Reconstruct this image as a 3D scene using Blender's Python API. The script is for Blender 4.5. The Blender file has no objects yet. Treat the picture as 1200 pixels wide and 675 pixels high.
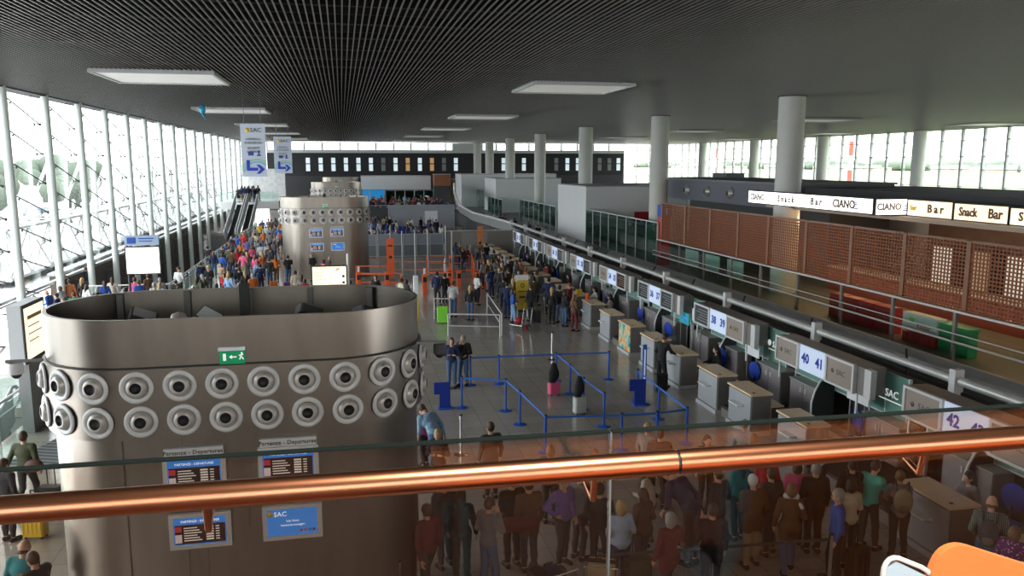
import bpy, bmesh, math, random
import numpy as np
from mathutils import Vector, Matrix
PI = math.pi
SC = bpy.context.scene
COL = SC.collection

# ------------------------------------------------------------------ camera, light, exposure
EYE_H, FOC, YAW, PITCH = 7.2, 940.0, math.radians(11.87), math.radians(8.86)
cam_data = bpy.data.cameras.new('camera')
cam_data.sensor_width = 36.0
cam_data.lens = FOC * 36.0 / 1200.0
cam_data.clip_start = 0.05
cam_data.clip_end = 3000
cam = bpy.data.objects.new('camera', cam_data)
COL.objects.link(cam)
cam.location = (0, 0, EYE_H)
cam.rotation_euler = (PI / 2 - PITCH, 0, -YAW)
SC.camera = cam

SC.view_settings.view_transform = 'Standard'
SC.view_settings.look = 'None'
SC.view_settings.gamma = 1.0
SC.view_settings.use_curve_mapping = False
SC.view_settings.exposure = 0.92
SC.cycles.max_bounces = 8
SC.cycles.diffuse_bounces = 5
SC.cycles.glossy_bounces = 4
SC.cycles.transparent_max_bounces = 16
SC.cycles.caustics_reflective = False
SC.cycles.caustics_refractive = False
SC.cycles.sample_clamp_indirect = 6.0

world = bpy.data.worlds.new('sky')
SC.world = world
world.use_nodes = True
bg = world.node_tree.nodes['Background']
bg.inputs['Color'].default_value = (0.93, 0.97, 1.0, 1)
bg.inputs['Strength'].default_value = 3.2

def portal(name, loc, rot, sx, sy):
    d = bpy.data.lights.new(name, 'AREA')
    d.shape = 'RECTANGLE'; d.size = sx; d.size_y = sy
    d.cycles.is_portal = True
    o = bpy.data.objects.new(name, d); COL.objects.link(o)
    o.location = loc; o.rotation_euler = rot
portal('sky_portal', (-13.6, 70, 4.8), (0, -PI / 2, 0), 10.6, 124)
portal('sky_portal', (56.6, 70, 6.5), (0, PI / 2, 0), 8, 124)

def lamp(name, kind, loc, power, color=(1, 1, 1), size=0.2, rot=(0, 0, 0), parent=None, spot=None):
    d = bpy.data.lights.new(name, kind)
    d.energy = power; d.color = color
    if kind == 'AREA': d.size = size
    else: d.shadow_soft_size = size
    if spot: d.spot_size = spot; d.spot_blend = 0.6
    o = bpy.data.objects.new(name, d); COL.objects.link(o)
    o.location = loc; o.rotation_euler = rot
    if parent: o.parent = parent
    return o

# ------------------------------------------------------------------ surveying helpers
_F = np.array([math.sin(YAW) * math.cos(PITCH), math.cos(YAW) * math.cos(PITCH), -math.sin(PITCH)])
_R = np.array([math.cos(YAW), -math.sin(YAW), 0.0])
_U = np.cross(_R, _F)
def _ray(x, y): return _F * FOC + _R * (x - 600.0) - _U * (y - 337.5)
def at_z(x, y, z=0.0):
    d = _ray(x, y); t = (z - EYE_H) / d[2]; return float(d[0] * t), float(d[1] * t)

# ------------------------------------------------------------------ materials
MATS = {}
def mat(name, col, rough=0.6, metal=0.0, emit=0.0, noise=0.0, scale=6.0, bump=0.0, spec=0.5, ecol=None, stretch=None):
    if name in MATS: return MATS[name]
    m = bpy.data.materials.new(name); m.use_nodes = True
    nt = m.node_tree; b = nt.nodes['Principled BSDF']
    b.inputs['Base Color'].default_value = (*col, 1)
    b.inputs['Roughness'].default_value = rough
    b.inputs['Metallic'].default_value = metal
    b.inputs['Specular IOR Level'].default_value = spec
    if emit:
        b.inputs['Emission Color'].default_value = (*(ecol or col), 1)
        b.inputs['Emission Strength'].default_value = emit
    if noise or bump:
        tc = nt.nodes.new('ShaderNodeTexCoord'); mp = nt.nodes.new('ShaderNodeMapping')
        nz = nt.nodes.new('ShaderNodeTexNoise'); nz.inputs['Scale'].default_value = scale
        nz.inputs['Detail'].default_value = 5
        if stretch: mp.inputs['Scale'].default_value = stretch
        nt.links.new(tc.outputs['Object'], mp.inputs['Vector'])
        nt.links.new(mp.outputs['Vector'], nz.inputs['Vector'])
        if noise:
            mx = nt.nodes.new('ShaderNodeMix'); mx.data_type = 'RGBA'
            mx.inputs[6].default_value = (*[max(0, c * (1 - noise)) for c in col], 1)
            mx.inputs[7].default_value = (*[min(1, c * (1 + noise)) for c in col], 1)
            nt.links.new(nz.outputs['Fac'], mx.inputs[0])
            nt.links.new(mx.outputs[2], b.inputs['Base Color'])
        if bump:
            bp = nt.nodes.new('ShaderNodeBump'); bp.inputs['Strength'].default_value = bump
            bp.inputs['Distance'].default_value = 0.02
            nt.links.new(nz.outputs['Fac'], bp.inputs['Height']); nt.links.new(bp.outputs['Normal'], b.inputs['Normal'])
    MATS[name] = m
    return m

def glass(name, tint=(0.9, 0.95, 0.93), ior=1.45, rough=0.0):
    if name in MATS: return MATS[name]
    m = bpy.data.materials.new(name); m.use_nodes = True
    nt = m.node_tree; nt.nodes.clear()
    out = nt.nodes.new('ShaderNodeOutputMaterial'); mix = nt.nodes.new('ShaderNodeMixShader')
    tr = nt.nodes.new('ShaderNodeBsdfTransparent'); gl = nt.nodes.new('ShaderNodeBsdfGlossy')
    fr = nt.nodes.new('ShaderNodeFresnel'); fr.inputs['IOR'].default_value = ior
    # the same reflection from either face of the sheet
    ge = nt.nodes.new('ShaderNodeNewGeometry'); iv = nt.nodes.new('ShaderNodeMix'); iv.data_type = 'FLOAT'
    iv.inputs[2].default_value = ior; iv.inputs[3].default_value = 1.0 / ior
    nt.links.new(ge.outputs['Backfacing'], iv.inputs[0]); nt.links.new(iv.outputs[0], fr.inputs['IOR'])
    tr.inputs['Color'].default_value = (*tint, 1); gl.inputs['Roughness'].default_value = rough
    gl.inputs['Color'].default_value = (1, 1, 1, 1)
    nt.links.new(fr.outputs[0], mix.inputs[0]); nt.links.new(tr.outputs[0], mix.inputs[1])
    nt.links.new(gl.outputs[0], mix.inputs[2]); nt.links.new(mix.outputs[0], out.inputs['Surface'])
    MATS[name] = m
    return m

M = {}
M['white'] = mat('white_paint', (0.80, 0.82, 0.80), 0.45, noise=0.03)
M['mullion'] = mat('mullion_paint', (0.72, 0.78, 0.74), 0.4, noise=0.04, scale=2)
M['column'] = mat('column_paint', (0.64, 0.65, 0.60), 0.5, noise=0.08, scale=1.5)
M['offwhite'] = mat('offwhite_plaster', (0.78, 0.79, 0.80), 0.8, noise=0.04, scale=2)
M['bright'] = mat('bright_white', (0.86, 0.86, 0.86), 0.5)
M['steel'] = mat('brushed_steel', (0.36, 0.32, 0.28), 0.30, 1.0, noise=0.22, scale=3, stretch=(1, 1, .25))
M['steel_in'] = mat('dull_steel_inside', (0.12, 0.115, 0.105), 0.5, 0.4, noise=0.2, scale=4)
M['alu'] = mat('aluminium', (0.66, 0.66, 0.66), 0.45, 0.15, noise=0.05)
M['nozzle'] = mat('nozzle_grey', (0.50, 0.47, 0.44), 0.35, 0.4)
M['chrome'] = mat('chrome', (0.75, 0.75, 0.76), 0.12, 1.0)
M['black'] = mat('black_plastic', (0.012, 0.012, 0.014), 0.5)
M['darkgrey'] = mat('dark_grey', (0.05, 0.052, 0.055), 0.6, noise=0.1)
M['grey'] = mat('mid_grey', (0.22, 0.22, 0.22), 0.6, noise=0.06)
M['lgrey'] = mat('light_grey', (0.45, 0.46, 0.47), 0.5, noise=0.04)
M['copper'] = mat('copper_handrail', (0.47, 0.20, 0.105), 0.30, 1.0, noise=0.08, scale=3, stretch=(0.2, 3, 3))
M['wood'] = mat('beech_laminate', (0.84, 0.62, 0.38), 0.45, noise=0.10, scale=3, stretch=(4, 1, 1))
M['desk'] = mat('desk_grey', (0.20, 0.185, 0.175), 0.45, 0.15, noise=0.12, scale=4, stretch=(1, 1, 3))
M['deskfront'] = mat('desk_front_panel', (0.42, 0.44, 0.47), 0.45, 0.2, noise=0.05)
M['cabinet'] = mat('cabinet_front', (0.30, 0.27, 0.28), 0.45, 0.2, noise=0.06)
M['blue'] = mat('barrier_blue', (0.015, 0.10, 0.50), 0.4)
M['bluefab'] = mat('blue_fabric', (0.012, 0.055, 0.42), 0.8)
M['orange'] = mat('orange_paint', (0.80, 0.13, 0.03), 0.5)
M['orangew'] = mat('orange_laminate', (0.70, 0.22, 0.06), 0.6, spec=0.2, noise=0.08, scale=4, stretch=(1, 5, 1))
M['yellow'] = mat('yellow_paint', (0.85, 0.55, 0.03), 0.5)
M['lime'] = mat('lime_green', (0.25, 0.75, 0.06), 0.4)
M['red'] = mat('red_paint', (0.50, 0.02, 0.03), 0.45)
M['green'] = mat('bin_green', (0.02, 0.34, 0.13), 0.4)
M['exitgreen'] = mat('exit_green', (0.0, 0.28, 0.10), 0.4, emit=0.15)
M['signblue'] = mat('sign_blue', (0.02, 0.08, 0.42), 0.5)
M['signbg'] = mat('sign_face', (0.62, 0.72, 0.92), 0.5, emit=0.16)
M['lattice'] = mat('lattice_wood', (0.25, 0.085, 0.036), 0.55, noise=0.18, spec=0.3, scale=3)
M['latticepost'] = mat('lattice_post_wood', (0.26, 0.115, 0.06), 0.45, noise=0.12, scale=3)
M['slat'] = mat('ceiling_slat', (0.30, 0.285, 0.26), 0.36, 0.75)
M['deck'] = mat('ceiling_deck', (0.035, 0.028, 0.023), 0.9, noise=0.2)
M['beam'] = mat('ceiling_beam', (0.006, 0.006, 0.007), 0.8)
M['farwall'] = mat('dark_cladding', (0.022, 0.022, 0.026), 0.6, noise=0.15, scale=0.5)
M['lowwall'] = mat('brown_low_wall', (0.065, 0.048, 0.035), 0.7, noise=0.2, scale=0.4)
M['diffuser'] = mat('light_diffuser', (0.80, 0.80, 0.76), 0.6, emit=0.10, ecol=(1, 0.98, 0.92))
M['lit'] = mat('lit_sign_face', (0.9, 0.9, 0.86), 0.5, emit=1.3, ecol=(1, 0.97, 0.9))
M['litwarm'] = mat('lit_warm_sign_face', (0.9, 0.85, 0.65), 0.5, emit=0.75, ecol=(1, 0.84, 0.55))
M['litpeach'] = mat('lit_peach_sign_face', (0.9, 0.8, 0.65), 0.5, emit=0.7, ecol=(1, 0.72, 0.45))
M['skin'] = mat('skin_light', (0.62, 0.36, 0.25), 0.6)
M['skin2'] = mat('skin_tan', (0.42, 0.22, 0.14), 0.6)
M['glass'] = glass('clear_glass', (0.93, 0.96, 0.95))
M['facadeglass'] = glass('facade_glass', (0.97, 0.985, 0.98), 1.25)
M['greenglass'] = glass('green_glass', (0.40, 0.60, 0.54), 1.5)
M['paleglass'] = glass('pale_green_glass', (0.84, 0.92, 0.89), 1.45)
M['railglass'] = glass('balustrade_glass', (0.92, 0.88, 0.84), 1.5)
M['sacgreen'] = mat('frosted_green_panel', (0.16, 0.33, 0.28), 0.35, noise=0.05)
M['screen'] = mat('screen_blue', (0.02, 0.09, 0.30), 0.25, emit=0.45, ecol=(0.03, 0.17, 0.52))
M['screen_dark'] = mat('screen_dark', (0.05, 0.02, 0.02), 0.25, emit=0.06)
M['screen_grey'] = mat('screen_beige', (0.26, 0.22, 0.19), 0.3, emit=0.08)
M['screen_off'] = mat('screen_slate', (0.06, 0.08, 0.09), 0.25)
M['text_white'] = mat('text_white', (0.85, 0.85, 0.85), 0.5, emit=0.3)
M['text_dark'] = mat('text_dark', (0.03, 0.03, 0.035), 0.5)
M['paper'] = mat('paper_white', (0.8, 0.82, 0.85), 0.6)
M['teal'] = mat('poster_teal', (0.02, 0.45, 0.45), 0.5)

# speckled, polished terminal floor with thin tile joints
def floor_material():
    m = bpy.data.materials.new('polished_granite_tiles'); m.use_nodes = True
    nt = m.node_tree; b = nt.nodes['Principled BSDF']
    tc = nt.nodes.new('ShaderNodeTexCoord')
    br = nt.nodes.new('ShaderNodeTexBrick')
    br.offset = 0; br.inputs['Scale'].default_value = 1.0
    br.inputs['Brick Width'].default_value = 0.6; br.inputs['Row Height'].default_value = 0.6
    br.inputs['Mortar Size'].default_value = 0.006
    br.inputs['Color1'].default_value = (0.42, 0.375, 0.325, 1)
    br.inputs['Color2'].default_value = (0.48, 0.43, 0.375, 1)
    br.inputs['Mortar'].default_value = (0.20, 0.19, 0.18, 1)
    nz = nt.nodes.new('ShaderNodeTexNoise'); nz.inputs['Scale'].default_value = 60; nz.inputs['Detail'].default_value = 3
    mx = nt.nodes.new('ShaderNodeMix'); mx.data_type = 'RGBA'; mx.blend_type = 'MULTIPLY'; mx.inputs[0].default_value = 0.35
    nt.links.new(tc.outputs['Object'], br.inputs['Vector']); nt.links.new(tc.outputs['Object'], nz.inputs['Vector'])
    nt.links.new(br.outputs['Color'], mx.inputs[6]); nt.links.new(nz.outputs['Color'], mx.inputs[7])
    nt.links.new(mx.outputs[2], b.inputs['Base Color'])
    b.inputs['Roughness'].default_value = 0.17
    b.inputs['Specular IOR Level'].default_value = 0.6
    return m
M['floor'] = floor_material()

# ------------------------------------------------------------------ mesh building
class MB:
    """collects shapes; build() links them as one mesh object"""
    def __init__(s): s.v = []; s.f = []; s.mi = []; s.cur = 0; s.sm = []
    def add(s, vs, fs, smooth=False):
        n = len(s.v); s.v += [tuple(v) for v in vs]
        for f in fs: s.f.append([n + i for i in f]); s.mi.append(s.cur); s.sm.append(smooth)
        return s
    def m(s, i): s.cur = i; return s
    def box(s, x0, x1, y0, y1, z0, z1):
        vs = [(x0, y0, z0), (x1, y0, z0), (x1, y1, z0), (x0, y1, z0), (x0, y0, z1), (x1, y0, z1), (x1, y1, z1), (x0, y1, z1)]
        return s.add(vs, [(0, 3, 2, 1), (4, 5, 6, 7), (0, 1, 5, 4), (1, 2, 6, 5), (2, 3, 7, 6), (3, 0, 4, 7)])
    def bbox(s, x0, x1, y0, y1, z0, z1, r=0.02, n=3):
        """box with its upright edges rounded"""
        pts = []
        for cx, cy, a0 in ((x1 - r, y1 - r, 0), (x0 + r, y1 - r, 90), (x0 + r, y0 + r, 180), (x1 - r, y0 + r, 270)):
            for i in range(n + 1):
                a = math.radians(a0 + 90 * i / n); pts.append((cx + r * math.cos(a), cy + r * math.sin(a)))
        return s.prism(pts, z0, z1)
    def prism(s, pts, z0, z1, axis='z', smooth=False):
        n = len(pts)
        def P(a, b, c): return (a, b, c) if axis == 'z' else ((a, c, b) if axis == 'y' else (c, a, b))
        vs = [P(x, y, z0) for x, y in pts] + [P(x, y, z1) for x, y in pts]
        fs = [(i, (i + 1) % n, n + (i + 1) % n, n + i) for i in range(n)]
        k = len(s.f)
        s.add(vs, fs, smooth); s.add(vs[:n], [tuple(range(n))[::-1]]); s.add(vs[n:], [tuple(range(n))])
        return s
    def tube(s, a, b, r, seg=10, r2=None, caps=True):
        a = Vector(a); b = Vector(b); r2 = r if r2 is None else r2
        d = (b - a)
        if d.length < 1e-6: return s
        d.normalize(); u = d.orthogonal().normalized(); w = d.cross(u)
        vs = []
        for c, rr in ((a, r), (b, r2)):
            for i in range(seg):
                t = 2 * PI * i / seg; vs.append(c + (u * math.cos(t) + w * math.sin(t)) * rr)
        s.add(vs, [(i, (i + 1) % seg, seg + (i + 1) % seg, seg + i) for i in range(seg)], True)
        if caps: s.add(vs[:seg], [tuple(range(seg))[::-1]]); s.add(vs[seg:], [tuple(range(seg))])
        return s
    def path(s, pts, r, seg=8):
        for p, q in zip(pts, pts[1:]): s.tube(p, q, r, seg)
        for p in pts[1:-1]: s.ball(p, r, 8, 5)
        return s
    def ball(s, c, r, seg=12, rings=8, sc=(1, 1, 1)):
        vs = []
        for j in range(rings + 1):
            ph = PI * j / rings
            for i in range(seg):
                t = 2 * PI * i / seg
                vs.append((c[0] + r * sc[0] * math.sin(ph) * math.cos(t), c[1] + r * sc[1] * math.sin(ph) * math.sin(t), c[2] + r * sc[2] * math.cos(ph)))
        fs = [(j * seg + i, (j + 1) * seg + i, (j + 1) * seg + (i + 1) % seg, j * seg + (i + 1) % seg) for j in range(rings) for i in range(seg)]
        return s.add(vs, fs, True)
    def lathe(s, prof, origin=(0, 0, 0), axis=(0, 0, 1), seg=24, smooth=True):
        """prof: list of (radius, distance along axis)"""
        ax = Vector(axis).normalized(); u = ax.orthogonal().normalized(); w = ax.cross(u); o = Vector(origin)
        vs = []
        for r, h in prof:
            for i in range(seg):
                t = 2 * PI * i / seg; vs.append(o + ax * h + (u * math.cos(t) + w * math.sin(t)) * max(r, 1e-4))
        fs = [(j * seg + i, j * seg + (i + 1) % seg, (j + 1) * seg + (i + 1) % seg, (j + 1) * seg + i) for j in range(len(prof) - 1) for i in range(seg)]
        return s.add(vs, fs, smooth)
    def mesh(s, name, mats):
        me = bpy.data.meshes.new(name); me.from_pydata(s.v, [], s.f)
        for mm in (mats if isinstance(mats, (list, tuple)) else [mats]): me.materials.append(mm)
        me.polygons.foreach_set('material_index', s.mi); me.polygons.foreach_set('use_smooth', s.sm); me.update()
        return me
    def build(s, name, mats, parent=None, loc=(0, 0, 0), rz=0, **tags):
        o = bpy.data.objects.new(name, s.mesh(name, mats)); COL.objects.link(o)
        o.location = loc; o.rotation_euler = (0, 0, rz)
        if parent: o.parent = parent
        for k, v in tags.items(): o[k] = v
        return o

def thing(name, label, cat, loc=(0, 0, 0), rz=0, group=None):
    o = bpy.data.objects.new(name, None); COL.objects.link(o)
    o.location = loc; o.rotation_euler = (0, 0, rz); o['label'] = label; o['category'] = cat
    if group: o['group'] = group
    o.empty_display_size = 0.2
    return o
def tag(o, label, cat, group=None):
    o['label'] = label; o['category'] = cat
    if group: o['group'] = group
    return o
def struct(o): o['kind'] = 'structure'; return o
def copy_tree(o, parent=None):
    c = o.copy(); COL.objects.link(c); c.parent = parent
    for ch in list(o.children): copy_tree(ch, c)
    return c
def dup(root, loc, rz=0, label=None, group=None):
    c = copy_tree(root); c.location = loc; c.rotation_euler = (0, 0, rz)
    if label: c['label'] = label
    if group: c['group'] = group
    return c
def text(s, size, loc, m, parent=None, rot=(PI / 2, 0, 0), name='lettering', sx=1.0, align='CENTER', ext=0.003, bold=0.0):
    cu = bpy.data.curves.new(name, 'FONT'); cu.body = s; cu.size = size; cu.align_x = align; cu.align_y = 'CENTER'
    cu.extrude = ext; cu.offset = bold; cu.resolution_u = 2
    cu.materials.append(m)
    tmp = bpy.data.objects.new(name, cu); me = bpy.data.meshes.new_from_object(tmp); bpy.data.objects.remove(tmp)
    o = bpy.data.objects.new(name, me); COL.objects.link(o); o.location = loc; o.rotation_euler = rot; o.scale = (sx, 1, 1)
    if parent: o.parent = parent
    return o
WEST = (PI / 2, 0, -PI / 2)   # lettering read by someone looking towards +X
NUMW = {'26': 'twenty-six', '27': 'twenty-seven', '28': 'twenty-eight', '29': 'twenty-nine', '30': 'thirty', '31': 'thirty-one', '32': 'thirty-two', '33': 'thirty-three', '34': 'thirty-four', '35': 'thirty-five', '36': 'thirty-six', '37': 'thirty-seven', '38': 'thirty-eight', '39': 'thirty-nine', '40': 'forty', '41': 'forty-one', '42': 'forty-two', '43': 'forty-three'}
ORD = ['first', 'second', 'third', 'fourth', 'fifth', 'sixth', 'seventh', 'eighth', 'ninth', 'tenth', 'eleventh', 'twelfth', 'thirteenth',
       'fourteenth', 'fifteenth', 'sixteenth', 'seventeenth', 'eighteenth', 'nineteenth', 'twentieth', 'twenty-first', 'twenty-second', 'twenty-third', 'twenty-fourth', 'twenty-fifth']
# ================================================================== THE SETTING
WX, EX, ENDY, CZ = -13.2, 56.0, 130.0, 10.25      # west glazing, east glazing, end wall, underside of ceiling
b = MB()
b.box(-8.9, 13.3, -6, ENDY, -0.3, 0); b.box(-14, -8.9, 25.6, 43.5, -0.3, 0); b.box(-14, -8.9, 88, ENDY, -0.3, 0); b.box(-14, -8.9, -6, 14, -0.3, 0)
struct(b.build('floor', M['floor']))
struct(MB().box(-14.4, -8.9, 13, 90, -4.3, -4.0).build('floor_lower', M['floor']))
struct(MB().box(16.6, 56.4, 5, ENDY, 0.7, 1.1).box(15.6, 16.6, 5, 44, 0.7, 1.1).build('floor_airside', mat('airside_floor', (0.16, 0.16, 0.15), 0.35, noise=0.1)))
struct(MB().box(13.3, 16.6, 44, ENDY, 0.2, 0.4).box(13.3, 15.6, 5, 44, 0.7, 0.9).build('floor_baggage', M['black']))
struct(MB().box(-7, 12, -7, 1.7, 5.35, 5.6).build('floor_mezzanine', mat('terracotta_floor', (0.13, 0.05, 0.025), 0.7, noise=0.1, spec=0.2)))
struct(MB().box(1.0, 13.2, 97, 118.8, 0, .9).build('floor_raised', M['lgrey']))
# retaining walls of the stair voids
b = MB()
b.box(-9.0, -8.9, 43.5, 88, -4, -0.3); b.box(-14, -9.0, 43.4, 43.5, -4, -0.3); b.box(-14, -9.0, 88, 88.1, -4, -0.3)
b.box(-9.0, -8.9, 14, 25.6, -4, -0.3); b.box(-14, -9, 25.5, 25.6, -4, -0.3); b.box(-14, -9, 13.9, 14, -4, -0.3)
struct(b.build('wall_void', M['grey']))
struct(MB().box(13.22, 13.34, -6, ENDY, -.3, 1.3).build('trim_2', M['darkgrey']))
# low brown wall outside the glazing with dark door openings
b = MB().m(0).box(-14.6, -14.2, 44, 129, -4.3, 1.55).m(1).box(-14.7, -14.15, 44, 129, 1.55, 1.68)
b.m(2)
for i in range(14): b.box(-14.19, -14.15, 47 + i * 5.2, 49.2 + i * 5.2, -1.8, 0.75)
struct(b.build('wall_west', [M['lowwall'], M['lgrey'], M['black']]))

# ceiling: long slats over a dark deck with cross beams
b = MB()
x = -13.1
while x < 55.9:
    b.box(x, x + 0.028, -3, ENDY - 0.2, CZ, CZ + 0.03); x += 0.145
slats = b.build('ceiling', M['slat']); struct(slats)
b = MB().m(0).box(-13.6, 56.4, -7, ENDY + .4, 11.4, 11.6).m(1)
y = -5.0
k = 0
while y < ENDY:
    b.m(1).box(-13.4, 56.2, y, y + 0.28, 10.85, 11.4)
    b.m(1).box(-13.4, 56.2, y + 1.3, y + 1.38, 10.45, 10.6); y += 2.5
struct(b.build('ceiling_deck', [M['deck'], M['beam'], M['grey']]))
struct(MB().box(-13.9, -13.1, -7, ENDY, 10.2, 11.6).box(55.9, 56.8, -7, ENDY, 10.25, 11.6).build('trim_1', M['darkgrey']))

# end wall: clerestory strip, pale beam, dark cladding with a row of tall windows
b = MB().m(0)
b.box(-11.2, 46.5, ENDY, ENDY + .5, 5.2, 8.75)
b.m(1).box(-11.2, 46.5, ENDY - .3, ENDY + .5, 8.75, 9.25)
b.m(2).box(-11.2, 46.5, ENDY + .0, ENDY + .5, -0.3, 5.2)
ww = struct(b.build('wall_end', [M['farwall'], M['offwhite'], M['darkgrey']]))
b = MB().m(0); xx = -11.2
while xx < 46:
    b.box(xx, xx + .25, ENDY - .1, ENDY + .3, 9.25, 10.4); xx += 2.75
b.m(1).box(17.5, 22.5, ENDY - .2, ENDY + .2, 9.25, 10.4)
cl = struct(b.build('window_2', [M['lgrey'], M['offwhite']]))
MB().box(-11.2, 46.5, ENDY + .1, ENDY + .14, 9.25, 10.3).build('pane', M['facadeglass'], cl)
win = struct(thing('window_3', '', '', (0, ENDY - .02, 0)))
for k in ('label', 'category'): del win[k]
lw = mat('window_lit_warm', (0.6, 0.35, 0.15), 0.5, emit=0.25); lc = mat('window_day', (0.6, 0.7, 0.75), 0.4, emit=0.45); ld = mat('window_dim', (0.2, 0.22, 0.22), 0.4, emit=0.08)
random.seed(3)
wx = [-5.4 + 1.93 * i for i in range(13)] + [25.6, 29, 31.1, 34.5, 36.4, 38.2, 42, 43.7, 45.3]
for i, x in enumerate(wx):
    k = random.choice([0, 1, 1, 2, 1])
    MB().m(0).box(x, x + .62, -.05, .05, 5.95, 7.0).box(x, x + .62, -.05, .05, 7.15, 8.0).build('window_pane', [[lw, lc, ld][k]], win)

# west glazing: round mullions, panes, spider-fixed bracing rods
facade = struct(thing('window_1', '', '', (WX, 0, 0)))
for k in ('label', 'category'): del facade[k]
mb = MB().tube((0, 0, -4.0), (0, 0, 10.3), 0.17, 12).box(-.25, .25, -.2, .2, -4.0, -3.9)
mull_me = mb.mesh('mullion', M['mullion'])
rods = MB()
for j in range(-1, 8):
    z = 9.9 - j * 1.32
    rods.tube((0, 0.1, z), (-.12, 4.25, z - 0.98), 0.028, 6)
    rods.tube((-.05, 4.25, z - 0.98), (-.45, 4.25, z - 0.98), 0.022, 6)
    for sy, sz in ((.16, .16), (-.16, .16), (.16, -.16), (-.16, -.16)):
        rods.tube((-.3, 4.25, z - .98), (-.45, 4.25 + sy, z - .98 + sz), 0.016, 5)
    rods.ball((-.1, 4.25, z - .98), .06, 8, 6)
    rods.ball((-.1, 1.0, z - .25), .05, 8, 6)
rod_me = rods.mesh('tension_rod', M['darkgrey'])
Y0 = 36.4 - 4.8 * 6
for i in range(26):
    y = Y0 + 4.8 * i
    if y > ENDY: break
    o = bpy.data.objects.new('mullion', mull_me); COL.objects.link(o); o.location = (0, y, 0); o.parent = facade
    o = bpy.data.objects.new('tension_rod', rod_me); COL.objects.link(o); o.location = (0, y, 0); o.parent = facade
MB().box(-.52, -.50, Y0, ENDY, 1.6, 10.3).build('pane', M['facadeglass'], facade)
MB().box(-.6, -.4, Y0, ENDY, 1.5, 1.62).build('sill', M['lgrey'], facade)
# east glazing
east = struct(thing('window_4', '', '', (EX, 0, 0)))
for k in ('label', 'category'): del east[k]
gm = mat('east_frame', (0.55, 0.56, 0.56), 0.5)
fr = MB()
for i in range(50):
    y = 2 + i * 2.62
    if y < ENDY: fr.box(0, .25, y, y + .22, 1.1, 10.3)
for z in (3.4, 5.0, 6.55, 7.75, 9.2): fr.box(.02, .2, 0, ENDY, z, z + .07)
fr.build('window_frame', gm, east)
MB().box(.1, .13, 0, ENDY, 1.1, 10.3).build('pane', M['facadeglass'], east)
fr = MB()
for i in range(5): fr.box(46.5 - EX + i * 2.3, 46.65 - EX + i * 2.3, ENDY, ENDY + .2, 1.1, 10.3)
for z in (5.0, 6.55, 7.75, 9.2): fr.box(46.5 - EX, 0, ENDY, ENDY + .2, z, z + .07)
fr.build('window_frame', gm, east)
struct(MB().box(55.7, 56.4, 0, ENDY, 1.1, 3.3).build('wall_east', M['offwhite']))
b = MB().box(-14.5, 57, -7.3, -7, -.3, 6.3).box(-14.5, 57, -7.3, -7, 9.9, 11.6).box(14, 57, -7.3, -7, 6.3, 9.9).box(-14.5, -13.6, -7, 7.4, -.3, 11.6).box(56.2, 57, -7, 2, -.3, 11.6)
for k in range(8): b.box(-14.5 + k * 3.9, -13.9 + k * 3.9, -7.3, -7, 6.3, 9.9)
struct(b.build('wall_back', mat('back_wall', (0.35, 0.30, 0.26), 0.7, noise=0.1)))
struct(MB().box(-13.9, 14, -7.2, -7.17, 6.3, 9.9).build('window_5', M['facadeglass']))

# outdoors
struct(MB().box(56.8, 900, -400, 1500, -.6, -.5).build('ground_airfield', mat('airfield_grass', (0.30, 0.36, 0.17), 0.95, noise=0.5, scale=0.02, stretch=(4, 1, 1))))
struct(MB().box(-300, -14.7, -60, 500, 0.9, 1.0).build('ground_forecourt', mat('forecourt_paving', (0.55, 0.55, 0.56), 0.8, noise=0.15, scale=.3)))
random.seed(11)
treemat = mat('far_trees', (0.13, 0.16, 0.12), 0.95, noise=0.5, scale=0.05)
def far_tree(x, y, z, r, label, grp):
    b = MB(); b.tube((0, 0, 0), (0, 0, r * .9), r * .09, 6)
    for i in range(7):
        a = random.random() * 6.28; q = r * random.uniform(.2, .55)
        b.ball((q * math.cos(a), q * math.sin(a), r * random.uniform(.7, 1.35)), r * random.uniform(.35, .55), 8, 6, (1, 1, .8))
    tag(b.build('tree', treemat, loc=(x, y, z)), label, 'tree', grp)
b = MB()
for i in range(420):
    y = random.uniform(-350, 1400); x = random.uniform(560, 640) - 0.05 * y
    r = random.uniform(5, 10); b.ball((x, y, r * .4), r, 7, 5, (1.2, 1.2, .65))
o = b.build('distant_tree_belt', treemat, kind='stuff'); tag(o, 'dark line of distant trees beyond the airfield grass', 'trees')
b = MB()
for i in range(60):
    y = random.uniform(-200, 1100); x = random.uniform(520, 545) - 0.05 * y
    b.box(x, x + 12, y, y + random.uniform(8, 22), 0, random.uniform(3, 7))
o = b.build('distant_houses', mat('far_houses', (0.55, 0.5, 0.45), 0.8, noise=0.3, scale=.02), kind='stuff'); tag(o, 'pale low buildings scattered before the distant tree line', 'buildings')
random.seed(5)
for i, (x, y, r) in enumerate([(-38, 98, 4.2), (-30, 74, 3.6), (-52, 120, 5), (-46, 140, 5), (-36, 122, 4), (-60, 104, 5), (-28, 92, 3)]):
    far_tree(x, y, 1, r, ['bushy tree outside the left glazing, nearest of its row', 'small tree outside left glazing beside the footbridge', 'broad tree far outside the left glazing', 'round tree outside left glazing behind the broad one',
        'green tree outside glazing halfway along the forecourt', 'leftmost tall tree beyond the forecourt', 'low tree close to the white footbridge outside'][i], 'trees outside the left glazing')
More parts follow.
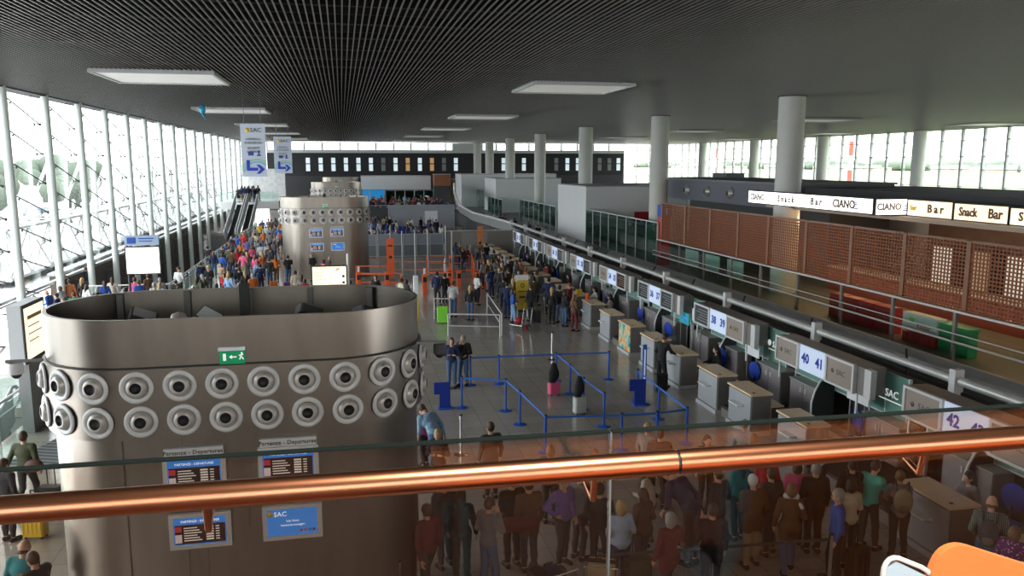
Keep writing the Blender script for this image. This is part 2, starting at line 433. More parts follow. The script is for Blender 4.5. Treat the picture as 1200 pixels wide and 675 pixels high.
# white lattice footbridge and braced masts outside the west glazing
t = thing('footbridge', 'white steel lattice footbridge outside the left glazing', 'footbridge', (-19, 0, 1.0))
ch = MB()
for dx in (0, 2.6):
    for z in (.4, 2.9): ch.tube((dx, 44, z), (dx, 118, z), .10, 8)
ch.build('chord', M['white'], t)
la = MB()
for i in range(25):
    y = 44 + i * 3
    for dx in (0, 2.6):
        la.tube((dx, y, .4), (dx, y + 3, 2.9), .06, 6); la.tube((dx, y + 3, .4), (dx, y, 2.9), .06, 6)
        la.tube((dx, y, .4), (dx, y, 2.9), .05, 6)
    la.tube((0, y, 2.9), (2.6, y, 2.9), .05, 6)
la.build('lattice', M['white'], t)
po = MB()
for i in range(9): po.tube((1.3, 46 + i * 9, 0), (1.3, 46 + i * 9, 5.6), .2, 10)
po.build('post', M['white'], t)
MB().box(.1, 2.5, 44, 118, .25, .4).build('deck', M['lgrey'], t)
t = thing('bracing_mast', 'white forked steel mast outside the glazing at far left', 'mast', (-15.6, 38.5, 1.0))
MB().path([(0, 0, 0), (.1, .6, 2.3), (-.3, -.5, 3.2), (-1.2, -2.6, 6.4)], .17, 12).build('mast_arm', M['white'], t)
MB().tube((-.3, -.5, 3.1), (-4.2, -3.6, 2.6), .13, 10).build('strut', M['white'], t)
t = thing('bracing_mast', 'white crossed steel masts outside behind the footbridge', 'mast', (-24, 66, 1.0))
b = MB()
for i in range(7):
    y = i * 8
    b.tube((0, y, 0), (1.5, y + 4, 6.5), .13, 8); b.tube((0, y + 4, 0), (1.5, y, 6.5), .13, 8)
b.build('mast_arm', M['white'], t)
for i in range(6):
    c = [(.5, .52, .55), (.12, .14, .2), (.4, .08, .06), (.7, .7, .7), (.2, .25, .3), (.6, .6, .62)][i]
    t = thing('car', ['silver', 'dark blue', 'red', 'white', 'slate grey', 'pale grey'][i] + ' car parked outside the left glazing', 'car', (-33 - (i % 2) * 2, 62 + i * 9, 1.0), 0, 'cars parked outside')
    MB().prism([(-2.1, .3), (2.1, .3), (2.15, .75), (1.2, .9), (.6, 1.4), (-1.0, 1.42), (-1.7, .95), (-2.15, .8)], -.85, .85, 'x').build('car_body', mat('car_%d' % i, c, 0.3), t)
    for sx in (-.75, .75):
        for sy in (-1.3, 1.3): MB().tube((sx - .1, sy, .33), (sx + .1, sy, .33), .33, 14).build('wheel', M['black'], t)
for i, (x, y) in enumerate([(78, 113.5), (84, 172)]):
    t = thing('warning_mast', ['nearer', 'farther'][i] + ' red and white striped mast outside the right glazing', 'mast', (x, y, -.5))
    for k in range(6): MB().tube((0, 0, k * 2.2), (0, 0, k * 2.2 + 2.2), .36, 12).build('mast_band', [M['red'], M['white']][k % 2] if False else [mat('mast_red', (.75, .07, .05)), M['white']][k % 2], t)

# round columns
def column(x, y, r, label):
    t = thing('column', label, 'column', (x, y, 0))
    MB().tube((0, 0, 0), (0, 0, CZ), r, 40).build('shaft', M['column'], t)
    MB().tube((0, 0, CZ - .03), (0, 0, CZ + .02), r + .05, 40).build('collar', M['darkgrey'], t)
names = ['nearest round column rising behind the snack bar sign', 'second round column, beside the first lattice screens', 'third round column, behind the large white box room', 'fourth round column, beside the green glazed doors',
         'fifth round column, above the smaller white box room', 'sixth round column, left of the smaller white room', 'seventh round column, thin in the distance', 'farthest round column before the dark end wall']
for i in range(7): column(20.6 if i else 20.55, [34.6, 50.6, 67.2, 83.6, 99.2, 113.5, 124][i], .6, names[i])
for i in range(7):
    column(54.3, 52.5 + 15.9 * i, .62, ['grey column against the right glazing, ' + w for w in ('at the right frame edge', 'second from the right', 'third from the right', 'fourth from the right', 'fifth from the right', 'sixth from the right', 'seventh from the right')][i])

# recessed square light panels
def panel(x0, x1, y0, y1, label):
    t = thing('ceiling_light', label, 'ceiling light', ((x0 + x1) / 2, (y0 + y1) / 2, CZ - .06), 0, 'square ceiling light panels')
    w, d = (x1 - x0) / 2, (y1 - y0) / 2
    MB().box(-w + .1, w - .1, -d + .1, d - .1, .0, .1).build('diffuser', M['diffuser'], t)
    MB().box(-w, w, -d, -d + .1, -.05, .1).box(-w, w, d - .1, d, -.05, .1).box(-w, -w + .1, -d + .1, d - .1, -.05, .1).box(w - .1, w, -d + .1, d - .1, -.05, .1).build('frame', M['lgrey'], t)
for r, (x0, x1, nm) in enumerate([(-8.05, -4.1, 'left'), (7.2, 11.3, 'middle'), (30.8, 35.4, 'right of the columns'), (47.5, 51.8, 'by the right glazing')]):
    for i, y in enumerate([[29.3, 48, 66.5, 85, 104], [30.3, 51.6, 71, 91, 110], [50.5, 71, 91], [53, 73.5, 94]][r]):
        panel(x0, x1, y, y + 4, 'square white ceiling light panel, %s in the row %s' % (['nearest', 'second', 'third', 'fourth', 'fifth'][i], {'left': 'nearest the left glazing', 'middle': 'above the check-in hall'}.get(nm, nm)))

# airside white box rooms
def room(name, x0, x1, y0, y1, z0, z1, m, label):
    t = thing(name, label, 'room', (x0, y0, z0))
    MB().box(0, x1 - x0, 0, y1 - y0, 0, z1 - z0).build('wall', m, t)
    MB().box(-.05, x1 - x0 + .05, -.05, y1 - y0 + .05, z1 - z0, z1 - z0 + .08).build('roof', M['lgrey'], t)
    return t
t = room('box_room', 18.5, 27, 60.1, 68.4, 1.1, 5.35, M['offwhite'], 'large white box room behind the green glass partition')
MB().box(4.0, 5.2, -.04, -.01, 1.5, 2.3).build('notice', M['red'], t)
t = room('box_room', 18.5, 26.8, 97.7, 105.5, 1.1, 5.25, M['offwhite'], 'smaller white box room left of the fourth column')
MB().lathe([(.25, 0), (.25, .05), (.05, .06)], (5.0, -.0, 1.1), (0, -1, 0)).build('speaker', M['grey'], t)
MB().box(8.35, 9.6, -.06, 0, 0, 3.4).build('door', M['greenglass'], t)
t = room('box_room', 16.3, 30, 112, 118, 1.1, 5.6, M['offwhite'], 'low pale box room farthest along the columns')
t = room('box_room', 2.8, 13.0, 121, 125, 3.3, 5.25, M['bright'], 'white raised box at the end of the hall')
MB().box(0, 10, .5, 3.5, -3.3, 0).build('base', M['greenglass'], t)
t = room('box_room', 13.2, 15.6, 118, 120, 3.9, 5.5, mat('terracotta_panel', (0.34, 0.13, 0.06), 0.6), 'terracotta panelled box beside the white raised box')
MB().box(0, 2.4, 0, 2, -3.9, 0).build('base', M['darkgrey'], t)
t = room('box_room', 15.7, 20, 119, 121, 1.5, 4.8, mat('tan_panel', (0.25, 0.18, 0.12), 0.6), 'tan panelled kiosk by the terracotta box')
MB().box(0, 4.3, 0, 2, -1.5, 0).build('base', M['darkgrey'], t)
# far left structures
t = thing('stair_landing', 'pale landing and glazed upper gallery at the far left', 'landing', (-11.5, 92, 0))
MB().box(-1.5, 4.6, 0, 8, 2.2, 3.0).build('slab', M['bright'], t)
MB().box(-1.5, 4.6, 0, .06, 3.0, 4.1).build('balustrade', M['paleglass'], t)
MB().box(-1.2, 3.8, 24, 25, 2, 6.4).build('gallery', mat('gallery_grille', (0.75, 0.78, 0.80), 0.5, noise=0.4, scale=2), t)

# glass partitions along the airside corridor
def glazed_screen(x, y0, y1, z0, z1, n, label, m=None, capm=None, post=0.04):
    t = thing('glass_partition', label, 'glass partition', (x, y0, z0))
    L = y1 - y0; H = z1 - z0
    for i in range(n):
        MB().box(-.01, .01, i * L / n + .03, (i + 1) * L / n - .03, 0.05, H - .05).build('pane', m or M['greenglass'], t)
    for i in range(n + 1): MB().box(-post, post, i * L / n - .03, i * L / n + .03, 0, H).build('post', M['alu'], t)
    MB().box(-.05, .05, 0, L, H - .05, H).build('rail', capm or M['white'], t)
    return t
glazed_screen(18.5, 45.4, 60.0, 1.1, 3.68, 8, 'tall green glass partition before the large white room')
glazed_screen(18.5, 69, 84, 1.1, 3.4, 7, 'green glass partition between the white box rooms')
glazed_screen(17.4, 88, 97, 1.1, 3.2, 4, 'green glass partition left of the fourth column')
glazed_screen(18.5, 106, 118, 1.1, 3.6, 5, 'distant green glass partition beyond the smaller white room')
t = thing('information_pillar', 'red pillar with a blue notice at the lattice end', 'pillar', (18.9, 45.4, 1.1))
MB().box(-.3, .3, -.3, .3, 0, 2.9).build('pillar_body', mat('signal_red', (0.62, 0.03, 0.04), 0.5), t)
MB().box(-.32, .32, -.33, .3, 2.9, 3.6).build('notice', M['signblue'], t)
text('i', .5, (0, -.35, 3.25), M['text_white'], t)

# lattice screens of the snack bar
LY = [44.7, 41.4, 38.3, 35.3, 32.5, 29.5, 26.5, 23.6, 20.75, 18.0]
lnames = ['farthest, beside the red pillar', 'second from the far end', 'third from the far end', 'fourth from the far end', 'fifth from the far end', 'fourth from the right frame edge',
          'third from the right frame edge', 'second from the right frame edge', 'at the right frame edge']
for i in range(9):
    y1, y0 = LY[i], LY[i + 1]; L = y1 - y0
    t = thing('lattice_screen', 'brown wooden lattice screen, ' + lnames[i], 'lattice screen', (18.5, y0, 2.72), 0, 'wooden lattice screens')
    b = MB(); n = 20; H = 2.12
    for k in range(1, n): b.box(0, .03, k * L / n - .022, k * L / n + .022, 0, H)
    for k in range(1, 18): b.box(-.02, .0, 0, L, k * H / 18 - .022, k * H / 18 + .022)
    b.build('lattice', M['lattice'], t)
    MB().box(-.06, .06, L - .09, L + .09, -.05, H + .03).build('post', M['latticepost'], t)
    MB().box(-.04, .05, .09, L - .09, H - .02, H + .05).build('rail', M['latticepost'], t)
    MB().box(-.04, .05, .09, L - .09, -.05, .03).build('rail', M['latticepost'], t)
# glass balustrade and handrails under the lattice
t = thing('glass_balustrade', 'glass balustrade with steel rails below the lattice screens', 'balustrade', (18.2, 0, 1.1))
for i in range(9):
    MB().box(-.01, .01, LY[i + 1] + .04, LY[i] - .04, 0.05, 1.6).build('pane', M['paleglass'], t)
    MB().box(-.05, .05, LY[i] - .05, LY[i] + .05, 0, 1.62).build('post', M['grey'], t)
MB().box(-.06, .02, 12, 44.7, 1.6, 1.66).build('top_rail', M['alu'], t)
MB().tube((-.25, 12, .75), (-.25, 44.7, .75), .035, 8).build('handrail', M['alu'], t)
MB().tube((-.25, 12, 1.0), (-.25, 44.7, 1.0), .02, 8).build('handrail', M['alu'], t)
# ================================================================== STEEL TOWERS
def stadium(hw, r, n=20):
    """outline of a long oval, hw half length of its flat side, r end radius"""
    p = []
    for i in range(n + 1):
        a = -PI / 2 + PI * i / n; p.append((hw + r * math.cos(a), r * math.sin(a)))
    for i in range(n + 1):
        a = PI / 2 + PI * i / n; p.append((-hw + r * math.cos(a), r * math.sin(a)))
    return p
def shell(b, hw, r, z0, z1, th=None):
    o = stadium(hw, r); n = len(o)
    b.add([(x, y, z) for z in (z0, z1) for x, y in o], [(i, (i + 1) % n, n + (i + 1) % n, n + i) for i in range(n)], True)
    if th:
        q = stadium(hw, r - th)
        b.add([(x, y, z) for z in (z0, z1) for x, y in q], [((i + 1) % n, i, n + i, n + (i + 1) % n) for i in range(n)], True)
        b.add([(x, y, z1) for x, y in o] + [(x, y, z1) for x, y in q], [(i, (i + 1) % n, n + (i + 1) % n, n + i) for i in range(n)])
        b.add([(x, y, z0) for x, y in o] + [(x, y, z0) for x, y in q], [((i + 1) % n, i, n + i, n + (i + 1) % n) for i in range(n)])
    else:
        b.add([(x, y, z1) for x, y in o], [tuple(range(n))])
        b.add([(x, y, z0) for x, y in o], [tuple(range(n))[::-1]])
HW, TR = 1.36, 1.37
def on_oval(s, r):
    """point and outward normal at arc length s from the middle of the front"""
    if abs(s) <= HW: return (s, -r), (0, -1)
    sg = 1 if s > 0 else -1; a = (abs(s) - HW) / TR
    return (sg * (HW + r * math.sin(a)), -r * math.cos(a)), (sg * math.sin(a), -math.cos(a))
def screen(parent, cx, y, z, kind, header=None, w=.84, h=.52):
    """flat display with a pale bezel facing -Y"""
    s = MB()
    s.box(cx - w / 2, cx + w / 2, y - .07, y, z - h / 2, z - h / 2 + .06).box(cx - w / 2, cx + w / 2, y - .07, y, z + h / 2 - .05, z + h / 2)
    s.box(cx - w / 2, cx - w / 2 + .06, y - .07, y, z - h / 2 + .06, z + h / 2 - .05).box(cx + w / 2 - .07, cx + w / 2, y - .07, y, z - h / 2 + .06, z + h / 2 - .05)
    d = s.build('display', M['alu'], parent)
    b = MB().m(0).box(cx - w / 2 + .06, cx + w / 2 - .07, y - .055, y, z - h / 2 + .06, z + h / 2 - .05)
    x0, x1, zt, zb = cx - w / 2 + .075, cx + w / 2 - .085, z + h / 2 - .06, z - h / 2 + .075
    if kind == 'list':
        b.m(1).box(x0, x1, y - .058, y - .05, zb + .0, zt - .10)
        b.m(2).box(x0, x0 + .09, y - .060, y - .05, zt - .20, zt - .12)
        b.m(3).box(x0, x0 + .09, y - .060, y - .05, zb + .02, zt - .24)
        for k in range(6):
            zz = zt - .14 - k * (zt - .16 - zb) / 6
            b.m(4).box(x0 + .12, x0 + .30 + .03 * (k % 3), y - .060, y - .05, zz - .014, zz)
            b.m(4).box(x0 + .42, x0 + .52, y - .060, y - .05, zz - .016, zz + .006); b.box(x0 + .55, x0 + .60, y - .060, y - .05, zz - .014, zz)
    b.build('screen', [M['screen'], M['screen_dark'], mat('screen_red', (.4, .03, .03), .4, emit=.2), mat('screen_pale', (.6, .5, .5), .4, emit=.2), mat('screen_text', (.6, .55, .5), .4, emit=.3)], d)
    if kind == 'list': text('PARTENZE - DEPARTURES', .045, (cx, y - .062, zt - .05), M['text_white'], d)
    else:
        text('SAC', .10, (cx - .17, y - .062, zt - .07), M['text_white'], d)
        MB().lathe([(.001, .012), (.04, .012), (.04, 0)], (cx - .31, y - .056, zt - .06), (0, -1, 0)).build('emblem', M['yellow'], d)
        text('Info Point', .045, (cx, y - .062, z + .02), M['text_white'], d)
        text('Assistenza passeggeri', .04, (cx, y - .062, z - .04), M['text_white'], d)
        for k in range(4): MB().box(cx + .1 + k * .06, cx + .135 + k * .06, y - .062, y - .05, zb + .03, zb + .065).build('icon', [M['red'], M['orange'], M['teal'], M['red']][k], d)
    if header:
        MB().box(cx - w / 2 + .03, cx + w / 2 - .02, y - .08, y, z + h / 2 + .01, z + h / 2 + .13).build('header', M['alu'], d)
        text(header, .088, (cx, y - .085, z + h / 2 + .07), M['text_dark'], d)

def make_tower(label, loc):
    t = thing('display_tower', label, 'tower', loc, 0, 'oval steel towers')
    b = MB(); shell(b, HW, TR - .04, 0, 3.42)
    for x in (-1.5, -.72, -.46, .72, 1.36): b.box(x - .006, x + .006, -TR + .02, -TR + .045 - .0, 0, 3.4)
    b.build('lower_body', M['steel'], t)
    b = MB(); shell(b, HW, TR + .05, 3.42, 4.42, .3); b.build('nozzle_band', M['steel'], t)
    b = MB(); shell(b, HW, TR, 4.42, 5.10, .05); b.build('upper_drum', M['steel'], t)
    b = MB(); shell(b, HW, TR + .012, 4.40, 4.44, .06); b.build('shadow_joint', M['black'], t)
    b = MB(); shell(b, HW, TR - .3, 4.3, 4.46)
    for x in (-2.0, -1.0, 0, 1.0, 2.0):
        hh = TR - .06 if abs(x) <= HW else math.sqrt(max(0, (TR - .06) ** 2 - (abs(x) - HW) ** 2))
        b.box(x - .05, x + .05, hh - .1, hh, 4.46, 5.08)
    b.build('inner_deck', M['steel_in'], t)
    # equipment lying in the open top
    for x, y, rz, ry in ((-1.55, .55, .3, .5), (-.5, .3, -.5, .7), (1.0, .5, .4, -.5), (1.9, .2, .9, -.4)):
        e = MB().bbox(-.2, .2, -.12, .12, -.08, .08, .04).build('floodlight', M['darkgrey'], t, (x, y, 4.78)); e.rotation_euler = (ry, 0.4, rz)
        MB().box(-.17, .17, -.1, .1, .08, .095).build('lens', M['lgrey'], e)
        MB().tube((0, 0, 0), (0, 0, -.34), .02, 6).build('bracket', M['black'], e)
    MB().lathe([(.16, 0), (.15, .3), (.10, .42), (.001, .46)], (-.95, .2, 4.46)).build('siren', M['nozzle'], t)
    MB().box(-.1, .05, .7, .85, 4.46, 5.25).build('cable_box', M['black'], t)
    # ball-jet nozzles
    nb = MB()
    nb.m(0).lathe([(.150, 0), (.222, 0.0), (.224, .02), (.20, .032), (.160, .030), (.15, .005)], (0, 0, 0), (0, -1, 0), 28)
    nb.m(1).lathe([(.148, .0), (.147, .02), (.130, .055), (.105, .080), (.080, .09), (.076, .086)], (0, 0, 0), (0, -1, .05), 28)
    nb.m(2).lathe([(.077, .087), (.074, .05), (.001, .045)], (0, 0, 0), (0, -1, .05), 20)
    nme = nb.mesh('nozzle', [M['alu'], M['nozzle'], M['black']])
    for row in range(2):
        for k in range(-6, 7):
            s = k * .555 - .12 + .03 * row
            (x, y), nrm = on_oval(s, TR + .05)
            o = bpy.data.objects.new('nozzle', nme); COL.objects.link(o); o.parent = t
            o.location = (x, y, 4.17 - .485 * row); o.rotation_euler = (0, 0, math.atan2(nrm[0], -nrm[1]))
    screen(t, -.56 , -TR + .03, 2.87, 'list', 'Partenze - Departures')
    screen(t, .72, -TR + .03, 2.92, 'list', 'Partenze - Departures')
    screen(t, -.53, -TR + .03, 2.02, 'list')
    screen(t, .74, -TR + .03, 2.03, 'info')
    MB().box(.04, .14, -TR + .01, -TR + .035, 2.0, 2.5).box(.05, .13, -TR + .0, -TR + .04, 2.01, 2.49).build('slot_cover', M['steel'], t)
    e = MB().box(-.14, .20, -TR - .06, -TR, 4.44, 4.63).build('exit_sign', M['exitgreen'], t)
    MB().box(-.15, .21, -TR - .07, -TR, 4.63, 4.68).build('sign_housing', M['paper'], e)
    a = MB().box(-.09, -.05, -TR - .065, -TR - .05, 4.49, 4.59)
    a.prism([(-.01, 4.54), (.03, 4.57), (.03, 4.548), (.09, 4.548), (.09, 4.532), (.03, 4.532), (.03, 4.51)], -TR - .065, -TR - .05, 'y')
    a.tube((.13, -TR - .062, 4.50), (.15, -TR - .062, 4.55), .008, 5).tube((.15, -TR - .062, 4.55), (.18, -TR - .062, 4.50), .008, 5).tube((.12, -TR - .062, 4.56), (.18, -TR - .062, 4.57), .008, 5).ball((.16, -TR - .062, 4.59), .014, 8, 5)
    a.build('pictogram', M['text_white'], e)
    return t
def boom(side, tower):
    bb = MB().box(0, side * .48, -.02, .02, -.02, .02)
    o = bb.build('camera_boom', M['grey'], tower, (side * 2.66, -.55, 4.42))
    MB().lathe([(.09, 0), (.10, -.05), (.10, -.16)], (side * .36, 0, -.02)).build('camera_housing', M['alu'] if side < 0 else M['darkgrey'], o)
    MB().ball((side * .36, 0, -.18), .075, 14, 8).build('camera_dome', M['black'], o)
TX = -1.60
tw = make_tower('nearest big oval steel tower with two rows of round nozzles', (TX, 12.85, 0))
dup(tw, (-1.12, 52.6, 0), 0, 'middle oval steel tower beside the left queue')
dup(tw, (-.62, 92.4, 0), 0, 'third oval steel tower rising behind the middle one')
dup(tw, (-.15, 124, 0), 0, 'farthest oval steel tower under the dark end wall')
boom(1, tw); boom(-1, tw)

# ================================================================== HANGING AND STANDING SIGNS
def banner(cx, y, z0, z1, w, label):
    t = thing('hanging_banner', label, 'banner', (cx, y, z0), 0, 'hanging security banners')
    H = z1 - z0
    MB().box(-w / 2, w / 2, -.03, .03, 0, H).build('banner_panel', mat('banner_face', (0.52, 0.57, 0.68), 0.5, emit=0.05), t)
    b = MB(); b.tube((-w / 3, 0, H), (-w / 3, 0, CZ - z0), .012, 5); b.tube((w / 3, 0, H), (w / 3, 0, CZ - z0), .012, 5); b.build('cable', M['grey'], t)
    text('SAC', .24, (.12, -.05, H - .25), M['text_dark'], t, ext=.005)
    MB().lathe([(.001, .01), (.09, .01), (.09, 0)], (-.22, -.035, H - .25), (0, -1, 0)).build('emblem', M['yellow'], t)
    for k, s in enumerate(('CONTROLLI', 'DI SICUREZZA', 'SECURITY', 'CONTROLS')):
        text(s, .125, (0, -.05, H - .62 - k * .15 - (.06 if k > 1 else 0)), M['text_dark'], t, sx=.85, ext=.005)
    MB().box(-.22, .0, -.045, -.03, .86, 1.02).box(.12, .28, -.045, -.03, .84, .90).box(.17, .23, -.045, -.03, .9, 1.0).ball((.2, -.04, 1.03), .04, 8, 6).build('pictogram', M['signblue'], t)
    for r0, col in ((.62, M['sacgreen']), (.52, M['screen']), (.43, M['signbg'])):
        pts = []
        for i in range(17):
            a = math.radians(20 + 150 * i / 16); x = .12 + r0 * 1.1 * math.cos(a); zz = .12 + r0 * math.sin(a); pts.append((max(-w / 2, min(w / 2, x)), zz))
        for i in range(16, -1, -1):
            a = math.radians(20 + 150 * i / 16); x = .12 + (r0 - .07) * 1.1 * math.cos(a); zz = .12 + (r0 - .07) * math.sin(a); pts.append((max(-w / 2, min(w / 2, x)), zz))
        q = MB()
        for i in range(16): q.prism([pts[i], pts[i + 1], pts[32 - i], pts[33 - i]], -.036, -.03, 'y')
        q.build('swirl', [mat('swirl_green', (.35, .6, .4), .5), mat('swirl_cyan', (.25, .5, .7), .5), mat('swirl_pale', (.5, .65, .8), .5)][[.62, .52, .43].index(r0)], t)
    a = MB().box(-.30, -.17, -.05, -.03, .24, .68).box(-.17, .15, -.05, -.03, .24, .37).prism([(.08, .12), (.22, .12), (.42, .305), (.22, .49), (.08, .49), (.24, .305)], -.05, -.03, 'y')
    a.build('arrow', mat('arrow_blue', (.01, .06, .5), .5), t)
banner(-3.52, 35, 6.64, 8.78, 0.98, 'nearer hanging banner with a blue right-turn arrow')
banner(-3.31, 49, 6.61, 8.71, 1.0, 'farther hanging banner with a blue right-turn arrow, partly beside the nearer')

def lightbox_on_post(x, y, zb, w, h, m, label, header=False, rz=0, depth=.12):
    t = thing('illuminated_sign', label, 'illuminated sign', (x, y, 0), rz)
    MB().box(-w / 2 + .04, w / 2 - .04, -depth / 2 - .01, depth / 2 + .01, zb + .04, zb + h - .04).build('sign_face', m, t)
    b = MB().box(-w / 2, w / 2, -depth / 2, depth / 2, zb, zb + .04).box(-w / 2, w / 2, -depth / 2, depth / 2, zb + h - .04, zb + h)
    b.box(-w / 2, -w / 2 + .04, -depth / 2, depth / 2, zb + .04, zb + h - .04).box(w / 2 - .04, w / 2, -depth / 2, depth / 2, zb + .04, zb + h - .04); b.build('frame', M['darkgrey'], t)
    return t
t = lightbox_on_post(-6.9, 30, 3.34, 1.15, .98, M['lit'], 'glowing white sign on a post under a pale blue header panel')
MB().box(-.56, .55, -.08, .08, 4.36, 4.70).build('header_panel', mat('header_blue', (.35, .45, .6), .5, emit=.05), t)
MB().box(-.47, -.2, -.1, -.08, 4.43, 4.64).box(-.1, .4, -.1, -.08, 4.58, 4.62).box(-.1, .35, -.1, -.08, 4.49, 4.52).build('header_print', M['signblue'], t)
MB().tube((-.5, 0, 0), (-.5, 0, 4.7), .04, 8).build('post', M['darkgrey'], t); MB().tube((-.5, 0, 0), (-.5, 0, .05), .2, 16).build('base', M['darkgrey'], t)
t = lightbox_on_post(-.56, 30, 2.70, 1.28, .78, M['litwarm'], 'yellowish lit direction board rising behind the nearest tower')
for k, s in enumerate(('PARTENZE', 'Departures', 'Check-in 1 - 43', 'Check-in A - D', 'Security')):
    text(s, [.10, .08, .10, .10, .10][k], (-.56, -.075, 3.38 - k * .135), M['text_dark'], t, align='LEFT')
a = MB(); a.tube((.22, -.08, 3.30), (.38, -.08, 3.38), .018, 5); a.tube((.3, -.08, 3.34), (.26, -.08, 3.40), .012, 5); a.lathe([(.05, 0), (.05, .01), (.001, .01)], (.5, -.075, 3.08), (0, -1, 0), 14); a.lathe([(.05, 0), (.05, .01), (.001, .01)], (.5, -.075, 2.85), (0, -1, 0), 14); a.build('pictogram', M['text_dark'], t)
MB().tube((.68, 0, 0), (.68, 0, 3.9), .05, 8).build('post', M['alu'], t); MB().tube((.68, 0, 0), (.68, 0, .05), .2, 16).build('base', M['alu'], t)
t = thing('illuminated_sign', 'tall double-sided lit map board on a grey base at the left edge', 'illuminated sign', (-8.45, 22.7, 0), 0)
MB().box(.16, .2, .12, 1.5, 2.05, 3.42).build('sign_face', M['litwarm'], t)
MB().box(-.18, .16, .0, 1.62, 1.95, 3.52).build('frame', M['lgrey'], t)
MB().box(.16, .19, 0, .12, 1.95, 3.52).box(.16, .19, 1.5, 1.62, 1.95, 3.52).box(.16, .19, .12, 1.5, 1.95, 2.05).box(.16, .19, .12, 1.5, 3.42, 3.52).build('bezel', M['darkgrey'], t)
MB().box(.2, .206, .3, 1.3, 3.1, 3.2).box(.2, .206, .3, 1.1, 2.9, 2.93).box(.2, .206, .3, 1.25, 2.7, 2.73).box(.2, .206, .3, 1.0, 2.5, 2.53).build('print', mat('sign_print', (.45, .36, .12), .6), t)
MB().box(-.15, .13, .3, 1.3, 0, 1.95).build('base', M['grey'], t)
t = thing('illuminated_sign', 'pale blank panel behind the map board at the far left', 'sign', (-13.0, 30.5, 0))
MB().box(-.6, .55, -.06, .06, 1.2, 2.6).build('sign_face', M['lgrey'], t); MB().box(-.06, .06, -.05, .05, 0, 1.2).build('post', M['grey'], t)
# blue balloon caught under the ceiling
t = thing('balloon', 'blue foil balloon caught under the ceiling slats', 'balloon', (-6.9, 44.5, 9.75))
MB().ball((0, 0, .18), .22, 14, 10, (.7, .5, 1.2)).build('balloon_body', mat('balloon_blue', (.02, .30, .5), .2, .3), t)
MB().tube((0, 0, -.08), (.12, 0, -.4), .05, 8, .01).build('tail', MATS['balloon_blue'], t)

# ================================================================== CHECK-IN ROW
CXF = 10.42      # front line of the counters
def make_counter(L, poster=False, shelf=True):
    t = thing('checkin_counter', '', 'counter', (0, 0, 0), 0, 'check-in counters')
    b = MB().m(0).box(.02, .56, 0, L, .12, 1.10).m(1).box(-.06, .58, -.02, L + .02, 0, .12).m(0)
    b.build('body', [M['desk'], M['lgrey']], t)
    b = MB().box(-.02, .02, .02, L - .04, .14, 1.06)
    pm = M['deskfront']
    if poster:
        pm = bpy.data.materials.get('poster_art')
        if not pm:
            pm = bpy.data.materials.new('poster_art'); pm.use_nodes = True; nt = pm.node_tree; bs = nt.nodes['Principled BSDF']
            tc = nt.nodes.new('ShaderNodeTexCoord'); nz = nt.nodes.new('ShaderNodeTexNoise'); nz.inputs['Scale'].default_value = 3.5
            cr = nt.nodes.new('ShaderNodeValToRGB'); e = cr.color_ramp.elements; e[0].position = .38; e[0].color = (.02, .42, .45, 1); e[1].position = .66; e[1].color = (.8, .25, .05, 1)
            n = e.new(.52); n.color = (.85, .7, .4, 1)
            nt.links.new(tc.outputs['Object'], nz.inputs['Vector']); nt.links.new(nz.outputs['Fac'], cr.inputs[0]); nt.links.new(cr.outputs[0], bs.inputs['Base Color'])
            bs.inputs['Roughness'].default_value = .4
    b.build('front_panel', pm, t)
    MB().box(-.045, .6, -.03, L + .03, 1.10, 1.15).build('counter_top', M['wood'], t)
    MB().tube((.12, .14, 1.15), (.12, .14, 1.158), .04, 12).build('grommet', M['black'], t)
    if shelf: MB().box(-.22, -.02, L * .3, L * .3 + .5, .73, .765).box(-.04, -.02, L * .3, L * .3 + .5, .70, .73).build('shelf', M['paper'], t)
    MB().box(.62, 1.05, .15, L + .55, .70, .74).box(.66, .7, .2, .24, 0, .7).box(.66, .7, L + .45, L + .49, 0, .7).build('work_desk', M['wood'], t)
    MB().box(-.0, .02, .08, .16, .98, 1.02).build('lock', M['chrome'], t)
    return t
proto = make_counter(1.28); protop = make_counter(1.28, True, False)
CY = [11.6, 13.9 - 2.3 - 2.45, 16.15, 18.75, 20.72, 23.35, 25.55, 27.95, 30.3, 32.85, 35.15, 37.5, 39.85, 42.2, 44.6, 47, 49.3, 51.6, 53.9, 56.2, 58.6, 60.9]
CY = sorted(CY)
clab = ['check-in counter behind the purple blouse woman at the right edge', 'large beech-topped counter at lower right where the backpack woman leans', 'counter half hidden by the copper handrail, bar code box beside it', 'check-in counter just above the handrail, with an open shelf on its front',
        'check-in counter with white front shelf, opposite the blue belt corner', 'check-in counter where the man in black stands', 'tall pale counter just beyond the man in black', 'check-in counter with the colourful teal and orange poster front',
        'check-in counter with white shelf, next beyond the poster counter', 'check-in counter with flat grey front, second beyond the poster counter', 'counter with yellow box where a seated clerk serves the queue']
for i, y in enumerate(CY):
    p = protop if i == 7 else proto
    if i < len(clab): lb = clab[i]
    else: lb = 'beech-topped check-in counter in the queue, %s from the far end of the row' % ORD[len(CY) - 1 - i]
    if i in (0, 7): o = p; o.location = (CXF, y, 0); o['label'] = lb
    else: o = dup(p, (CXF, y, 0), 0, lb)
# weigh belts between the counters
for i in range(len(CY) - 1):
    if i % 2 == 0: continue
    y0, y1 = CY[i] + 1.36, CY[i + 1] - .1
    if i > 10: break
    t = thing('weigh_belt', 'dark baggage belt in the gap between check-in counters, %s from the near end' % ORD[i // 2], 'conveyor belt', (CXF, y0, 0), 0, 'weigh belts')
    MB().box(.1, 1.9, .05, y1 - y0 - .05, .25, .32).build('belt', M['black'], t)
    MB().box(.08, 1.92, 0, y1 - y0, 0, .25).build('frame', M['desk'], t)
